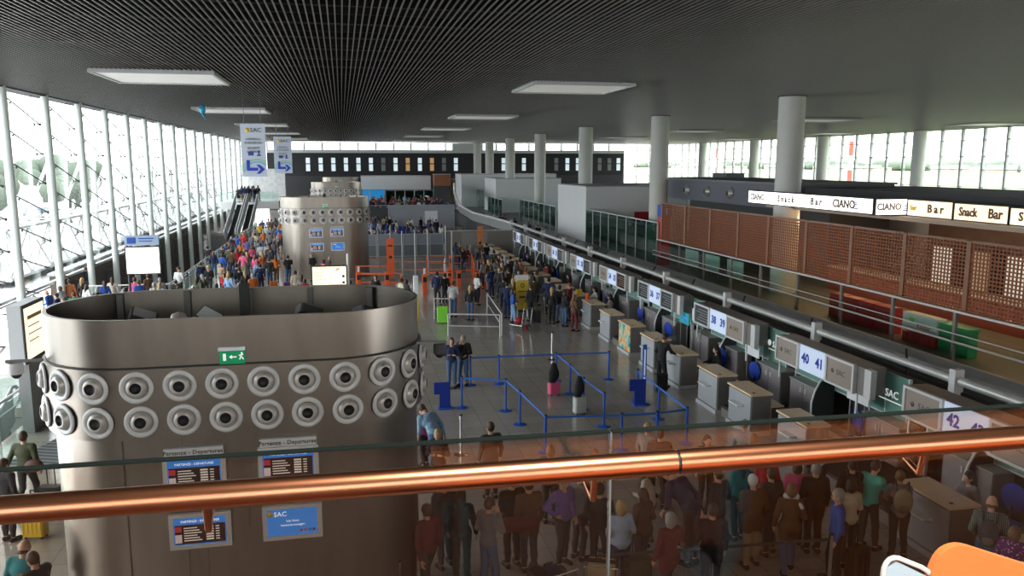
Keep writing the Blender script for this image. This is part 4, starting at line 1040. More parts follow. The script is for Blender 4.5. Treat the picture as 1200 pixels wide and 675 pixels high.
# grey partition fence and walls beyond the gates
t = thing('partition_fence', 'grey glazed partition fence right of the middle tower', 'partition', (1.4, 62.2, 0))
for k in range(6):
    MB().box(k * 1.03 + .05, (k + 1) * 1.03 - .02, -.02, .02, .1, .95).build('lower_panel', mat('fence_panel', (.16, .18, .20), .4), t)
    MB().box(k * 1.03 + .05, (k + 1) * 1.03 - .02, -.02, .02, 1.0, 1.75).build('upper_panel', mat('fence_panel_up', (.28, .31, .36), .3), t)
b = MB()
for k in range(7): b.box(k * 1.03 - .04, k * 1.03 + .04, -.05, .05, 0, 1.8)
for z in (.05, .95, 1.75): b.box(0, 6.2, -.03, .03, z, z + .05)
b.build('frame', M['lgrey'], t)
for i, px in enumerate((444, 487, 502, 530, 458.5, 472)):
    x, y = at_z(px, [322, 326, 322, 322, 312, 323][i]); t = thing('steel_pole', 'thin pale pole before the grey partition, %s from the left' % ORD[[0, 3, 4, 5, 1, 2][i]], 'pole', (x, y, 0), 0, 'thin pale poles')
    MB().tube((0, 0, 0), (0, 0, 2.9), .05, 8).build('pole_shaft', M['lgrey'], t); MB().tube((0, 0, 0), (0, 0, .04), .16, 14).build('base', M['lgrey'], t)
t = thing('grey_wall_screen', 'broad grey wall closing the check-in hall behind the orange gates', 'wall screen', (7.6, 60.6, 0))
MB().box(0, 5.2, 0, .15, 0, 2.05).build('wall_sheet', mat('screen_taupe', (.29, .27, .25), .3, noise=.05), t)
MB().box(0, 5.2, -.02, .17, 2.05, 2.12).box(-.06, 0, -.05, .2, 0, 2.5).build('edge', M['alu'], t)
MB().box(1.2, 3.2, -.03, 0, 1.0, 1.95).build('notice', mat('notice_taupe', (.36, .34, .33), .5), t)
t = thing('dark_partition', 'dark grey partition with boards between the two seated crowds', 'partition', (1.6, 88.5, 0))
MB().box(0, 3.2, 0, .1, 0, 2.4).build('dark_sheet', M['darkgrey'], t)
MB().box(3.3, 10.5, 0, .1, 0, 2.6).build('pale_sheet', mat('partition_bluegrey', (.32, .34, .38), .5), t)
MB().box(3.2, 3.3, -.05, .15, 0, 2.7).box(0, 10.5, -.02, .12, 2.6, 2.66).build('frame', M['lgrey'], t)
MB().box(7.2, 8.6, -.04, 0, .6, 2.0).build('board', M['paper'], t)
t = thing('far_blue_display', 'bright blue lit display beside the pale wall at the hall end', 'display', (2.9, 119.2, 0))
MB().box(0, 3.1, 0, .2, 1.2, 3.3).build('display_face', mat('display_cyan', (.02, .35, .8), .5, emit=.12, ecol=(.02, .4, 1)), t); MB().box(.9, 1.1, -.03, 0, 1.2, 3.3).box(-.1, 0, -.02, .2, 0, 3.4).box(3.1, 3.2, -.02, .2, 0, 3.4).build('frame', M['lgrey'], t)
t = thing('far_glass_front', 'green glazed front under the raised white box', 'glass partition', (6.2, 119.5, 0))
MB().box(0, 7, 0, .05, 0, 3.2).build('pane', M['greenglass'], t)
b = MB()
for k in range(6): b.box(k * 1.4 - .06, k * 1.4 + .06, -.05, .1, 0, 3.3)
b.box(0, 7, -.05, .1, 3.2, 3.3); b.build('frame', M['lgrey'], t)

# balustrades at the stair voids
def balustrade(x0, y0, x1, y1, n, lb, h=1.05):
    L = math.hypot(x1 - x0, y1 - y0)
    t = thing('void_balustrade', lb, 'balustrade', (x0, y0, 0), math.atan2(y1 - y0, x1 - x0))
    for k in range(n): MB().box(k * L / n + .04, (k + 1) * L / n - .04, -.01, .01, .05, h - .1).build('pane', M['paleglass'], t)
    for k in range(n + 1): MB().tube((k * L / n, 0, 0), (k * L / n, 0, h), .03, 8).build('post', M['alu'], t)
    MB().tube((0, 0, h), (L, 0, h), .035, 8).tube((0, 0, .7), (L, 0, .7), .018, 6).build('handrail', M['alu'], t)
balustrade(-8.85, 43.6, -8.85, 87.5, 24, 'long glass balustrade along the stair void beside the left queue')
balustrade(-8.85, 14, -8.85, 25.4, 7, 'glass balustrade at the lower left edge below the map board')
balustrade(-13.0, 43.6, -8.85, 43.6, 3, 'short glass balustrade before the escalator arches')
balustrade(-13.0, 25.5, -8.85, 25.5, 3, 'short glass balustrade behind the map board')
# escalators
def escalator(x, y, L, z0, z1, lb, w=1.0):
    t = thing('escalator', lb, 'escalator', (x, y, 0))
    n = int(abs(L) / .4); b = MB()
    for k in range(n):
        z = z0 + (z1 - z0) * k / n; yy = L * k / n
        b.box(.12, w - .12, min(yy, yy + L / n), max(yy, yy + L / n), z - .5, z + .0)
    b.build('step_band', M['darkgrey'], t)
    for s, nm in ((0, 'left'), (w, 'right')):
        MB().add([(s - .02, 0, z0), (s - .02, L, z1), (s - .02, L, z1 + .9), (s - .02, 0, z0 + .9), (s + .02, 0, z0), (s + .02, L, z1), (s + .02, L, z1 + .9), (s + .02, 0, z0 + .9)], [(0, 1, 2, 3), (7, 6, 5, 4), (0, 4, 5, 1), (3, 2, 6, 7), (0, 3, 7, 4), (1, 5, 6, 2)]).build('side_panel', M['lgrey'], t)
        d = -1 if L > 0 else 1
        MB().path([(s, .1 * -d, z0 + .35), (s, .45 * d, z0 + .5), (s, .5 * d, z0 + .75), (s, .25 * d, z0 + .95), (s, 0, z0 + .97), (s, L, z1 + .97), (s, L - .3 * d, z1 + .95), (s, L - .5 * d, z1 + .6)], .05, 8).build('handrail', M['lgrey'], t)
    return t
escalator(-11.1, 80.5, 9.5, 0, 2.95, 'left escalator climbing to the upper landing')
escalator(-9.9, 80.5, 9.5, 0, 2.95, 'right escalator climbing to the upper landing')
escalator(-12.2, 44.2, 9, -.2, -4, 'escalator going down into the void behind the left crowd')
escalator(-10.7, 44.2, 9, -.2, -4, 'second escalator going down beside the left balustrade')
escalator(-10.4, 24.6, -8, -.1, -4, 'escalator descending below the map board at the left edge')
t = thing('floor_grate', 'ribbed metal grate in the floor beside the nearest tower', 'floor grate', (-8.2, 20.6, 0), -.35)
b = MB()
for k in range(16): b.box(0, 1.8, k * .2, k * .2 + .12, .0, .02)
b.build('rib', M['darkgrey'], t); MB().box(-.05, 1.85, -.05, 3.2, -.0, .012).build('frame', M['grey'], t)

# seat rows in the waiting areas
def seat_row(x0, x1, y, lb, m):
    t = thing('seat_row', lb, 'bench', (x0, y, 0), 0, 'rows of waiting seats')
    n = int((x1 - x0) / .6)
    for k in range(n):
        s = MB().bbox(k * .6 + .04, k * .6 + .56, -.22, .25, .40, .46, .05).build('seat', m, t)
        MB().bbox(k * .6 + .04, k * .6 + .56, .22, .28, .46, .95, .02).build('seat_back', m, s)
    b = MB().box(0, n * .6, 0, .06, .33, .39)
    for k in range(0, n + 1, 3): b.box(k * .6 - .03, k * .6 + .03, -.2, .25, 0, .04).box(k * .6 - .03, k * .6 + .03, 0, .05, 0, .35)
    b.build('beam', M['grey'], t)
for i in range(5):
    seat_row(1.6, 8.6 + .2 * i, 66 + i * 3.6, 'row of dark blue waiting seats behind the partition, %s from the front' % ORD[i], M['bluefab'])
# ================================================================== PEOPLE
def caps(a, b, ra, rb): return ('c', np.array(a, float), np.array(b, float), ra, rb)
def elli(c, r): return ('e', np.array(c, float), np.array(r, float))
def sdf_mesh(prims, h, k=0.03, cuts=(), minus=()):
    """smooth union of tapered capsules and ellipsoids turned into one closed surface (surface nets)"""
    los, his = [], []
    for p in prims:
        if p[0] == 'c': R = max(p[3], p[4]); los.append(np.minimum(p[1], p[2]) - R); his.append(np.maximum(p[1], p[2]) + R)
        else: los.append(p[1] - p[2]); his.append(p[1] + p[2])
    lo = np.min(los, 0) - 2.5 * h - k * .5; hi = np.max(his, 0) + 2.5 * h + k * .5
    n = np.ceil((hi - lo) / h).astype(int) + 1
    ax = [lo[i] + h * np.arange(n[i]) for i in range(3)]
    F = np.full(tuple(n), 0.5, np.float32)
    def ev(p, sl):
        X, Y, Z = np.meshgrid(ax[0][sl[0]], ax[1][sl[1]], ax[2][sl[2]], indexing='ij')
        if p[0] == 'c':
            a, b, ra, rb = p[1:]; ab = b - a; L2 = max(1e-9, float(ab @ ab))
            t = np.clip(((X - a[0]) * ab[0] + (Y - a[1]) * ab[1] + (Z - a[2]) * ab[2]) / L2, 0, 1)
            return np.sqrt((X - a[0] - t * ab[0]) ** 2 + (Y - a[1] - t * ab[1]) ** 2 + (Z - a[2] - t * ab[2]) ** 2) - (ra + (rb - ra) * t)
        c, r = p[1:]
        k0 = np.sqrt(((X - c[0]) / r[0]) ** 2 + ((Y - c[1]) / r[1]) ** 2 + ((Z - c[2]) / r[2]) ** 2) + 1e-6
        k1 = np.sqrt(((X - c[0]) / r[0] ** 2) ** 2 + ((Y - c[1]) / r[1] ** 2) ** 2 + ((Z - c[2]) / r[2] ** 2) ** 2) + 1e-6
        return k0 * (k0 - 1) / k1
    for p, l, hh in zip(prims, los, his):
        pad = k + 2.5 * h
        sl = tuple(slice(max(0, int((l[i] - pad - lo[i]) / h)), min(n[i], int((hh[i] + pad - lo[i]) / h) + 2)) for i in range(3))
        d = ev(p, sl); f = F[sl]; g = np.clip(.5 + .5 * (f - d) / k, 0, 1)
        F[sl] = f * (1 - g) + d * g - k * g * (1 - g)
    X = None
    for nx, off in cuts:      # keep where nx . p < off
        G = nx[0] * ax[0][:, None, None] + nx[1] * ax[1][None, :, None] + nx[2] * ax[2][None, None, :] - off
        F = np.maximum(F, G)
    for p in minus:
        F = np.maximum(F, -ev(p, (slice(0, n[0]), slice(0, n[1]), slice(0, n[2]))))
    for a_ in range(3):
        s = [slice(None)] * 3
        for e in (0, -1): s[a_] = e; F[tuple(s)] = np.maximum(F[tuple(s)], 1e-3)
    ins = F < 0
    cn = n - 1; cnt = np.zeros(tuple(cn)); acc = np.zeros(tuple(cn) + (3,))
    offs = [(i, j, l) for i in (0, 1) for j in (0, 1) for l in (0, 1)]
    def view(A, o): return A[o[0]:o[0] + cn[0], o[1]:o[1] + cn[1], o[2]:o[2] + cn[2]]
    for o in offs:
        for a_ in range(3):
            if o[a_]: continue
            q = list(o); q[a_] = 1
            f0, f1 = view(F, o), view(F, q); cr = (f0 < 0) != (f1 < 0)
            t = np.where(cr, f0 / np.where(cr, f0 - f1, 1), 0)
            cnt += cr
            for b_ in range(3): acc[..., b_] += np.where(cr, (o[b_] + (t if b_ == a_ else 0)), 0)
    act = cnt > 0
    idx = -np.ones(tuple(cn), int); ii = np.argwhere(act); idx[act] = np.arange(len(ii))
    V = (acc[act] / cnt[act][:, None] + ii) * h + lo
    faces = []
    for a_ in range(3):
        b_, c_ = (a_ + 1) % 3, (a_ + 2) % 3
        s0 = [slice(1, -1)] * 3; s1 = [slice(1, -1)] * 3; s0[a_] = slice(0, -1); s1[a_] = slice(1, None)
        A, B = ins[tuple(s0)], ins[tuple(s1)]
        base = np.argwhere(A != B); 
        if not len(base): continue
        sg = A[tuple(base.T)]
        P = base.copy(); P[:, b_] += 1; P[:, c_] += 1
        def cell(db, dc):
            Q = P.copy(); Q[:, b_] += db; Q[:, c_] += dc; return idx[tuple(Q.T)]
        q = np.stack([cell(-1, -1), cell(0, -1), cell(0, 0), cell(-1, 0)], 1)
        q = np.where(sg[:, None], q, q[:, ::-1]); q = q[(q >= 0).all(1)]
        faces.append(q)
    fa = np.concatenate(faces) if faces else np.zeros((0, 4), int)
    return V, fa
def to_mesh(name, V, fa, m, flip=False):
    me = bpy.data.meshes.new(name); me.from_pydata([tuple(v) for v in V], [], [tuple(int(i) for i in f) for f in fa])
    me.materials.append(m); me.polygons.foreach_set('use_smooth', [True] * len(me.polygons)); me.update(); return me

ARMS = {'down': ((.245, -.02, 1.14), (.26, .07, .90)), 'bent': ((.25, -.03, 1.15), (.17, .22, 1.10)), 'face': ((.22, .13, 1.20), (.07, .17, 1.47)), 'reach': ((.21, .20, 1.20), (.16, .43, 1.14)),
        'fold': ((.24, .02, 1.16), (-.04, .17, 1.18)), 'phone': ((.22, .08, 1.17), (.08, .27, 1.26)), 'hip': ((.37, -.10, 1.20), (.20, .02, 1.03)), 'pull': ((.27, -.12, 1.16), (.30, -.24, .92)), 'far': ((.24, .28, 1.25), (.24, .55, 1.17))}
LEGS = {'stand': (((.095, .02, .50), (.10, -.02, .09)), ((.095, .02, .50), (.10, -.02, .09))), 'walk': (((.09, .17, .53), (.10, .20, .10)), ((.09, -.03, .50), (.10, -.27, .15))), 'relaxed': (((.11, .08, .50), (.15, .06, .09)), ((.09, .0, .50), (.10, -.04, .09))),
        'sit': (((.12, .42, .52), (.12, .44, .09)), ((.12, .42, .52), (.12, .40, .09)))}
def pose_parts(arms=('down', 'down'), legs='stand', lean=0.0, female=False, hair='short', sleeve='long', head=0.0, coat=False, h=.022, fingers=False, stout=1.0, bottom='trousers'):
    sit = legs == 'sit'; dz = -.42 if sit else 0
    ca, sa = math.cos(lean), math.sin(lean)
    def up(p):        # tilt the upper body forward about the hips
        x, y, z = p; z0 = .95; return np.array([x, y * ca + (z - z0) * sa, z0 + (z - z0) * ca - y * sa + dz])
    sw = .165 if female else .19; hw = .098 if female else .088; s = stout
    tor = [elli(up((0, 0, .98)), (.165 * s, .115 * s, .13)), elli(up((0, .0, 1.12)), ((.125 if female else .145) * s, .10 * s, .15)), elli(up((0, .0, 1.30)), (.158 * s if female else .178 * s, .112 * s, .17)),
           caps(up((-sw + .02, 0, 1.415)), up((sw - .02, 0, 1.415)), .062, .062)]
    if female: tor += [elli(up((.07, .085, 1.28)), (.065, .06, .065)), elli(up((-.07, .085, 1.28)), (.065, .06, .065))]
    neck = [caps(up((0, -.005, 1.43)), up((0, .015, 1.53)), .056, .052)]
    ch, sh = math.cos(head), math.sin(head)
    def hd(p):        # nod about the top of the neck
        x, y, z = p; z0 = 1.52; return up((x, y * ch + (z - z0) * sh + .015, z0 + (z - z0) * ch - y * sh))
    headp = [elli(hd((0, .0, 1.635)), (.078, .095, .115)), elli(hd((0, .028, 1.575)), (.055, .065, .06))]
    face = [elli(hd((0, .104, 1.605)), (.013, .020, .022)), elli(hd((.078, .0, 1.61)), (.012, .022, .033)), elli(hd((-.078, .0, 1.61)), (.012, .022, .033)), elli(hd((0, .088, 1.567)), (.026, .012, .010)), elli(hd((0, .084, 1.648)), (.05, .018, .012))]
    eyes = [elli(hd((.031, .101, 1.628)), (.013, .012, .011)), elli(hd((-.031, .101, 1.628)), (.013, .012, .011))]
    upper, fore, hands, fing = [], [], [], []
    for side, a in ((1, arms[0]), (-1, arms[1])):
        e, w = ARMS[a]; S = up((side * sw, 0, 1.41)); E_ = up((side * e[0], e[1], e[2])); W = up((side * w[0], w[1], w[2]))
        upper.append(caps(S, E_, .052, .041)); fore.append(caps(E_, W, .040, .027))
        d = (W - E_); d = d / np.linalg.norm(d)
        inward = np.array([-side, 0, 0.0]); u = inward - d * (inward @ d); u = u / (np.linalg.norm(u) + 1e-6); v = np.cross(d, u)
        if not fingers: hands.append(caps(W, W + d * .10, .030, .026)); hands.append(caps(W + d * .02, W + d * .07 + u * .035, .014, .011))
        else:
            for q in (-.024, -.008, .008, .024): hands.append(caps(W + d * .01 + v * q * .6, W + d * .075 + v * q, .017, .014))
            for q, L in ((-.030, .062), (-.010, .078), (.010, .085), (.030, .074)):
                b0 = W + d * .078 + v * q; b1 = b0 + d * L * .5 + u * .010; fing += [caps(b0, b1, .0105, .0095), caps(b1, b1 + d * L * .38 + u * .028, .0095, .008)]
            fing += [caps(W + d * .02 + u * .012 + v * .02, W + d * .05 + u * .030 + v * .045, .013, .011), caps(W + d * .05 + u * .030 + v * .045, W + d * .085 + u * .034 + v * .046, .011, .009)]
    thigh, calf, feet = [], [], []
    for side, (kn, an) in ((1, LEGS[legs][0]), (-1, LEGS[legs][1])):
        Hp = np.array([side * hw, 0, .93 + dz]); K = np.array([side * kn[0], kn[1], kn[2]]); A = np.array([side * an[0], an[1], an[2]])
        thigh.append(caps(Hp, K, .088 * s, .055)); calf.append(caps(K, (K + A) / 2 + np.array([0, -.012, 0]), .054, .052)); calf.append(caps((K + A) / 2 + np.array([0, -.012, 0]), A, .052, .036))
        feet.append(caps(A + (0, -.03, -.045), A + (side * .01, .15, -.055), .040, .034))
    body = tor + neck + headp + face + upper + fore + hands + fing + thigh + calf + feet
    V, F_ = {}, {}
    out = {}
    def pad(ps, g): return [caps(p[1], p[2], p[3] + g, p[4] + g) if p[0] == 'c' else elli(p[1], p[2] + g) for p in ps]
    out['body'] = sdf_mesh(body, h, .022 if not fingers else .012, minus=())
    clo = pad(tor, .016) + pad(upper, .014)
    if sleeve == 'long': clo += pad(fore, .012)
    hem = .88 + dz
    if coat: clo += pad(thigh, .022); hem = .70 + dz
    upv = np.array([0, 0, 1.0])
    out['top'] = sdf_mesh(clo, h, .03, cuts=[((0, 0, -1), -hem)] if not sit else [], minus=[caps(up((0, .03, 1.475)), up((0, .05, 1.6)), .066, .07)] + ([elli(p[2] + (p[2] - p[1]) * .12, (.045, .045, .045)) for p in fore] if sleeve == 'long' else [elli(p[2] + (p[2] - p[1]) * .05, (.058, .058, .058)) for p in upper]))
    if bottom == 'skirt': low = [caps((0, 0, .98), (0, .02, .55), .15, .20)] + pad(tor[:1], .01); zc = .5
    elif bottom == 'shorts': low = pad(tor[:1], .008) + pad(thigh, .018); zc = .56
    else: low = pad(tor[:1], .008) + pad(thigh, .010) + pad(calf, .012); zc = .11
    out['trousers'] = sdf_mesh(low, h, .03, cuts=[((0, 0, 1), 1.04 + dz), ((0, 0, -1), -zc)])
    out['shoes'] = sdf_mesh(pad(feet, .012), h, .01)
    hp = []
    cap = elli(hd((0, -.012, 1.65)), (.088, .104, .118))
    facecut = [elli(hd((0, .125, 1.60)), (.085, .088, .105))]
    if hair == 'short': hp = [cap]; cz = 1.60
    elif hair == 'bald': hp = [elli(hd((0, -.035, 1.575)), (.080, .070, .035))]; cz = 1.4
    elif hair == 'hat': hp = [elli(hd((0, 0, 1.70)), (.10, .115, .075)), elli(hd((0, .01, 1.67)), (.17, .18, .014))]; cz = 1.4; facecut = []
    elif hair == 'bob': hp = [cap, elli(hd((0, -.03, 1.60)), (.10, .095, .12))]; cz = 1.4
    elif hair == 'bun': hp = [cap, elli(hd((0, -.12, 1.68)), (.05, .05, .05))]; cz = 1.58
    else: hp = [cap, elli(hd((0, -.045, 1.58)), (.098, .085, .14)), caps(hd((0, -.08, 1.56)), hd((0, -.10, 1.36)), .075, .045)]; cz = 1.2
    out['hair'] = sdf_mesh(hp, min(h, .018), .02, minus=facecut)
    if fingers: out['eyes'] = sdf_mesh(eyes, .006, .004)
    return out
CLOTH = {}
def cm(c, kind='cloth'):
    key = (kind,) + tuple(round(v, 3) for v in c)
    if key not in CLOTH: CLOTH[key] = mat('%s_%d' % (kind, len(CLOTH)), c, .85 if kind == 'cloth' else .6, noise=.12 if kind == 'cloth' else 0, scale=9)
    return CLOTH[key]
COLS = {'black': (.012, .012, .014), 'dark': (.03, .03, .035), 'navy': (.015, .025, .08), 'blue': (.03, .10, .42), 'royal': (.02, .06, .50), 'light blue': (.30, .47, .72), 'pale blue': (.42, .56, .78), 'white': (.70, .70, .70), 'grey': (.22, .22, .23), 'light grey': (.45, .45, .46),
        'red': (.50, .02, .03), 'maroon': (.14, .015, .02), 'pink': (.75, .12, .25), 'orange': (.65, .17, .03), 'brown': (.12, .06, .03), 'rust': (.33, .10, .03), 'tan': (.45, .32, .20), 'beige': (.55, .46, .34), 'khaki': (.30, .25, .15), 'olive': (.08, .085, .045), 'green': (.04, .25, .10),
        'turquoise': (.08, .50, .42), 'yellow': (.75, .48, .03), 'purple': (.14, .03, .18), 'violet': (.22, .15, .45), 'jeans': (.07, .13, .25), 'denim': (.12, .20, .36), 'charcoal': (.05, .05, .055), 'cream': (.62, .56, .46), 'teal': (.02, .22, .25)}
HAIRC = {'black': (.012, .01, .009), 'brown': (.07, .035, .018), 'light brown': (.17, .09, .04), 'blonde': (.45, .30, .13), 'grey': (.28, .27, .26), 'white': (.65, .64, .60), 'red': (.25, .07, .02), 'straw': (.55, .42, .22)}
PART = {'body': 'body', 'top': 'shirt', 'trousers': 'trousers', 'shoes': 'shoes', 'hair': 'hair', 'eyes': 'eyes'}
PROTO = {}
def proto_for(key, lod):
    k = (key, lod)
    if k not in PROTO:
        spec = dict(POSES[key]); h = {'near': .0135, 'mid': .024, 'far': .040}[lod]
        parts = pose_parts(h=h, fingers=(lod == 'near'), **spec)
        if lod == 'far':
            me = bpy.data.meshes.new('person_' + key); vs, fs, mi = [], [], []
            for i, pn in enumerate(('body', 'top', 'trousers', 'hair', 'shoes')):
                V, F_ = parts[pn]; n0 = len(vs); vs += [tuple(v) for v in V]; fs += [tuple(int(q) + n0 for q in f) for f in F_]; mi += [i] * len(F_)
            me.from_pydata(vs, [], fs)
            for i in range(5): me.materials.append(M['skin'])
            me.polygons.foreach_set('material_index', mi); me.polygons.foreach_set('use_smooth', [True] * len(fs)); me.update()
            PROTO[k] = me
        else: PROTO[k] = {pn: to_mesh(PART[pn], V, F_, M['skin']) for pn, (V, F_) in parts.items() if len(F_)}
    return PROTO[k]
POSES = {
    'man': dict(), 'man_relaxed': dict(legs='relaxed', arms=('bent', 'down')), 'man_walk': dict(legs='walk', arms=('down', 'pull')), 'man_phone': dict(arms=('phone', 'bent'), head=.3), 'man_reach': dict(arms=('reach', 'bent'), lean=.14, head=.2, legs='relaxed'),
    'man_face': dict(arms=('face', 'bent'), legs='relaxed', head=.2), 'man_hip': dict(arms=('hip', 'down'), legs='relaxed'), 'man_tee': dict(sleeve='short', arms=('bent', 'down')), 'man_bald': dict(hair='bald', arms=('bent', 'bent'), lean=.1, head=.3),
    'man_coat': dict(coat=True, arms=('down', 'bent'), stout=1.1), 'man_white': dict(arms=('bent', 'bent'), legs='relaxed', stout=1.15, coat=True, head=.25),
    'woman': dict(female=True, hair='long'), 'woman_bent': dict(female=True, hair='long', arms=('bent', 'bent'), legs='relaxed'), 'woman_bob': dict(female=True, hair='bob', arms=('fold', 'fold')), 'woman_tee': dict(female=True, hair='bob', sleeve='short', arms=('bent', 'bent'), stout=1.12),
    'woman_reach': dict(female=True, hair='bun', arms=('far', 'reach'), lean=.22, sleeve='short', legs='relaxed'), 'woman_walk': dict(female=True, hair='long', legs='walk', arms=('bent', 'down')), 'woman_coat': dict(female=True, hair='bob', coat=True, arms=('bent', 'down'), legs='walk'),
    'hat': dict(hair='hat', arms=('bent', 'bent')), 'sit': dict(legs='sit', arms=('bent', 'bent')), 'woman_sit': dict(legs='sit', arms=('reach', 'bent'), female=True, hair='long', head=.2), 'bend': dict(lean=.75, arms=('down', 'reach'), head=.3), 'shorts': dict(bottom='shorts', sleeve='short', arms=('bent', 'pull')), 'skirt': dict(bottom='skirt', female=True, hair='long', arms=('bent', 'down')),
}
MASS = []
def person(x, y, rz, pose, top, bot, hair, label, z=0.0, s=1.0, lod='mid', skin=1, shoes='black', group=None, topmat=None):
    """rz is the heading in degrees: 0 looks along the hall away from the camera, 90 looks left"""
    mats = {'body': M['skin'] if skin == 1 else M['skin2'], 'top': topmat or cm(COLS[top]), 'trousers': cm(COLS[bot]), 'hair': cm(HAIRC[hair], 'hair'), 'shoes': cm(COLS[shoes] if shoes in COLS else COLS['black']), 'eyes': M['black']}
    pr = proto_for(pose, 'far' if lod == 'mass' else lod)
    if lod == 'mass':
        MASS.append((pr, Matrix.LocRotScale(Vector((x, y, z)), Matrix.Rotation(math.radians(rz), 3, 'Z'), Vector((s, s, s))), [mats[q] for q in ('body', 'top', 'trousers', 'hair', 'shoes')])); return None
    if lod == 'far':
        o = bpy.data.objects.new('person', pr); COL.objects.link(o)
        for i, pn in enumerate(('body', 'top', 'trousers', 'hair', 'shoes')): o.material_slots[i].link = 'OBJECT'; o.material_slots[i].material = mats[pn]
    else:
        o = bpy.data.objects.new('person', None); COL.objects.link(o); o.empty_display_size = .2
        for pn, me in pr.items():
            c = bpy.data.objects.new({'body': 'body', 'top': 'shirt', 'trousers': 'trousers', 'hair': 'hair', 'shoes': 'shoes', 'eyes': 'eyes'}[pn], me); COL.objects.link(c); c.parent = o
            c.material_slots[0].link = 'OBJECT'; c.material_slots[0].material = mats[pn]
    o.location = (x, y, z); o.rotation_euler = (0, 0, math.radians(rz)); o.scale = (s, s, s)
    o['label'] = label; o['category'] = 'person'
    if group: o['group'] = group
    return o
def patt(name, ca, cb, kind='checker', scale=14):
    if name in MATS: return MATS[name]
    m = bpy.data.materials.new(name); m.use_nodes = True; nt = m.node_tree; bs = nt.nodes['Principled BSDF']; bs.inputs['Roughness'].default_value = .85
    tc = nt.nodes.new('ShaderNodeTexCoord')
    if kind == 'checker': tx = nt.nodes.new('ShaderNodeTexBrick'); tx.offset = 0; tx.inputs['Scale'].default_value = scale; tx.inputs['Color1'].default_value = (*ca, 1); tx.inputs['Color2'].default_value = (*ca, 1); tx.inputs['Mortar'].default_value = (*cb, 1); tx.inputs['Mortar Size'].default_value = .12; tx.inputs['Brick Width'].default_value = .6; tx.inputs['Row Height'].default_value = .6; src = tx.outputs['Color']; mp = nt.nodes.new('ShaderNodeMapping'); mp.inputs['Rotation'].default_value = (PI / 2, 0, 0); nt.links.new(tc.outputs['Object'], mp.inputs['Vector']); nt.links.new(mp.outputs['Vector'], tx.inputs['Vector'])
    else:
        tx = nt.nodes.new('ShaderNodeTexVoronoi'); tx.inputs['Scale'].default_value = scale; cr = nt.nodes.new('ShaderNodeValToRGB'); e = cr.color_ramp.elements; e[0].position = .25; e[0].color = (*cb, 1); e[1].position = .32; e[1].color = (*ca, 1)
        nt.links.new(tc.outputs['Object'], tx.inputs['Vector']); nt.links.new(tx.outputs['Distance'], cr.inputs[0]); src = cr.outputs[0]
    nt.links.new(src, bs.inputs['Base Color']); MATS[name] = m; return m
def by_head(px, py, h=1.74, z=0.0):
    return at_z(px, py, z + h)
DS = .56   # where on the head the measured pixel lies: crown of the hair

# luggage -----------------------------------------------------------
def suitcase(x, y, rz, col, label, h=.62, w=.42, d=.24, up=True, shell='hard', cname='suitcase'):
    t = thing(cname, label, 'suitcase', (x, y, 0), math.radians(rz))
    m = mat('case_%s' % col, COLS.get(col) or {'lime': (.25, .75, .06), 'silver': (.5, .52, .5)}[col], .4, noise=.06)
    b = MB().bbox(-w / 2, w / 2, -d / 2, d / 2, .06, h, .05, 4)
    for k in range(5): b.box(-w / 2 + .05 + k * (w - .1) / 4 - .01, -w / 2 + .05 + k * (w - .1) / 4 + .01, -d / 2 - .008, d / 2 + .008, .12, h - .06)
    b.build('case_shell', m, t)
    hb = MB().path([(-.08, d / 2 - .04, h), (-.08, d / 2 - .04, h + (.38 if up else .04)), (.08, d / 2 - .04, h + (.38 if up else .04)), (.08, d / 2 - .04, h)], .012, 6); hb.build('handle', M['black'], t)
    for sx in (-1, 1):
        for sy in (-1, 1): MB().tube((sx * (w / 2 - .06) - .015, sy * (d / 2 - .04), .03), (sx * (w / 2 - .06) + .015, sy * (d / 2 - .04), .03), .03, 10).build('wheel', M['black'], t)
    return t
def backpack(x, y, z, rz, col, label):
    t = thing('backpack', label, 'backpack', (x, y, z), math.radians(rz))
    m = mat('pack_' + col, COLS[col], .8, noise=.1)
    V, F_ = sdf_mesh([elli((0, -.20, 1.20), (.16, .09, .24)), elli((0, -.25, 1.12), (.12, .07, .13))], .02, .03)
    o = bpy.data.objects.new('pack_body', to_mesh('pack_body', V, F_, m)); COL.objects.link(o); o.parent = t
    for s in (-1, 1): MB().path([(s * .10, -.13, 1.36), (s * .11, -.03, 1.50), (s * .12, .10, 1.42), (s * .13, .12, 1.25), (s * .16, -.06, 1.08)], .018, 6).build('strap', M['black'], t)
    V, F_ = sdf_mesh([elli((0, -.30, 1.10), (.09, .03, .08))], .015, .02)
    o = bpy.data.objects.new('pocket', to_mesh('pocket', V, F_, mat('pack_pocket', (.18, .15, .12), .8))); COL.objects.link(o); o.parent = t
    return t
def trolley(x, y, rz, label):
    t = thing('luggage_trolley', label, 'trolley', (x, y, 0), math.radians(rz))
    MB().path([(-.25, .45, .18), (-.25, -.35, .22), (-.25, -.5, 1.0), (.25, -.5, 1.0), (.25, -.35, .22), (.25, .45, .18), (-.25, .45, .18)], .018, 8).build('frame', M['chrome'], t)
    MB().box(-.24, .24, -.35, .45, .19, .22).build('platform', M['grey'], t)
    for sx, sy in ((-.22, -.35), (.22, -.35), (0, .4)): MB().tube((sx - .02, sy, .09), (sx + .02, sy, .09), .09, 12).build('wheel', M['black'], t)
    return t
R8 = random.Random(17)

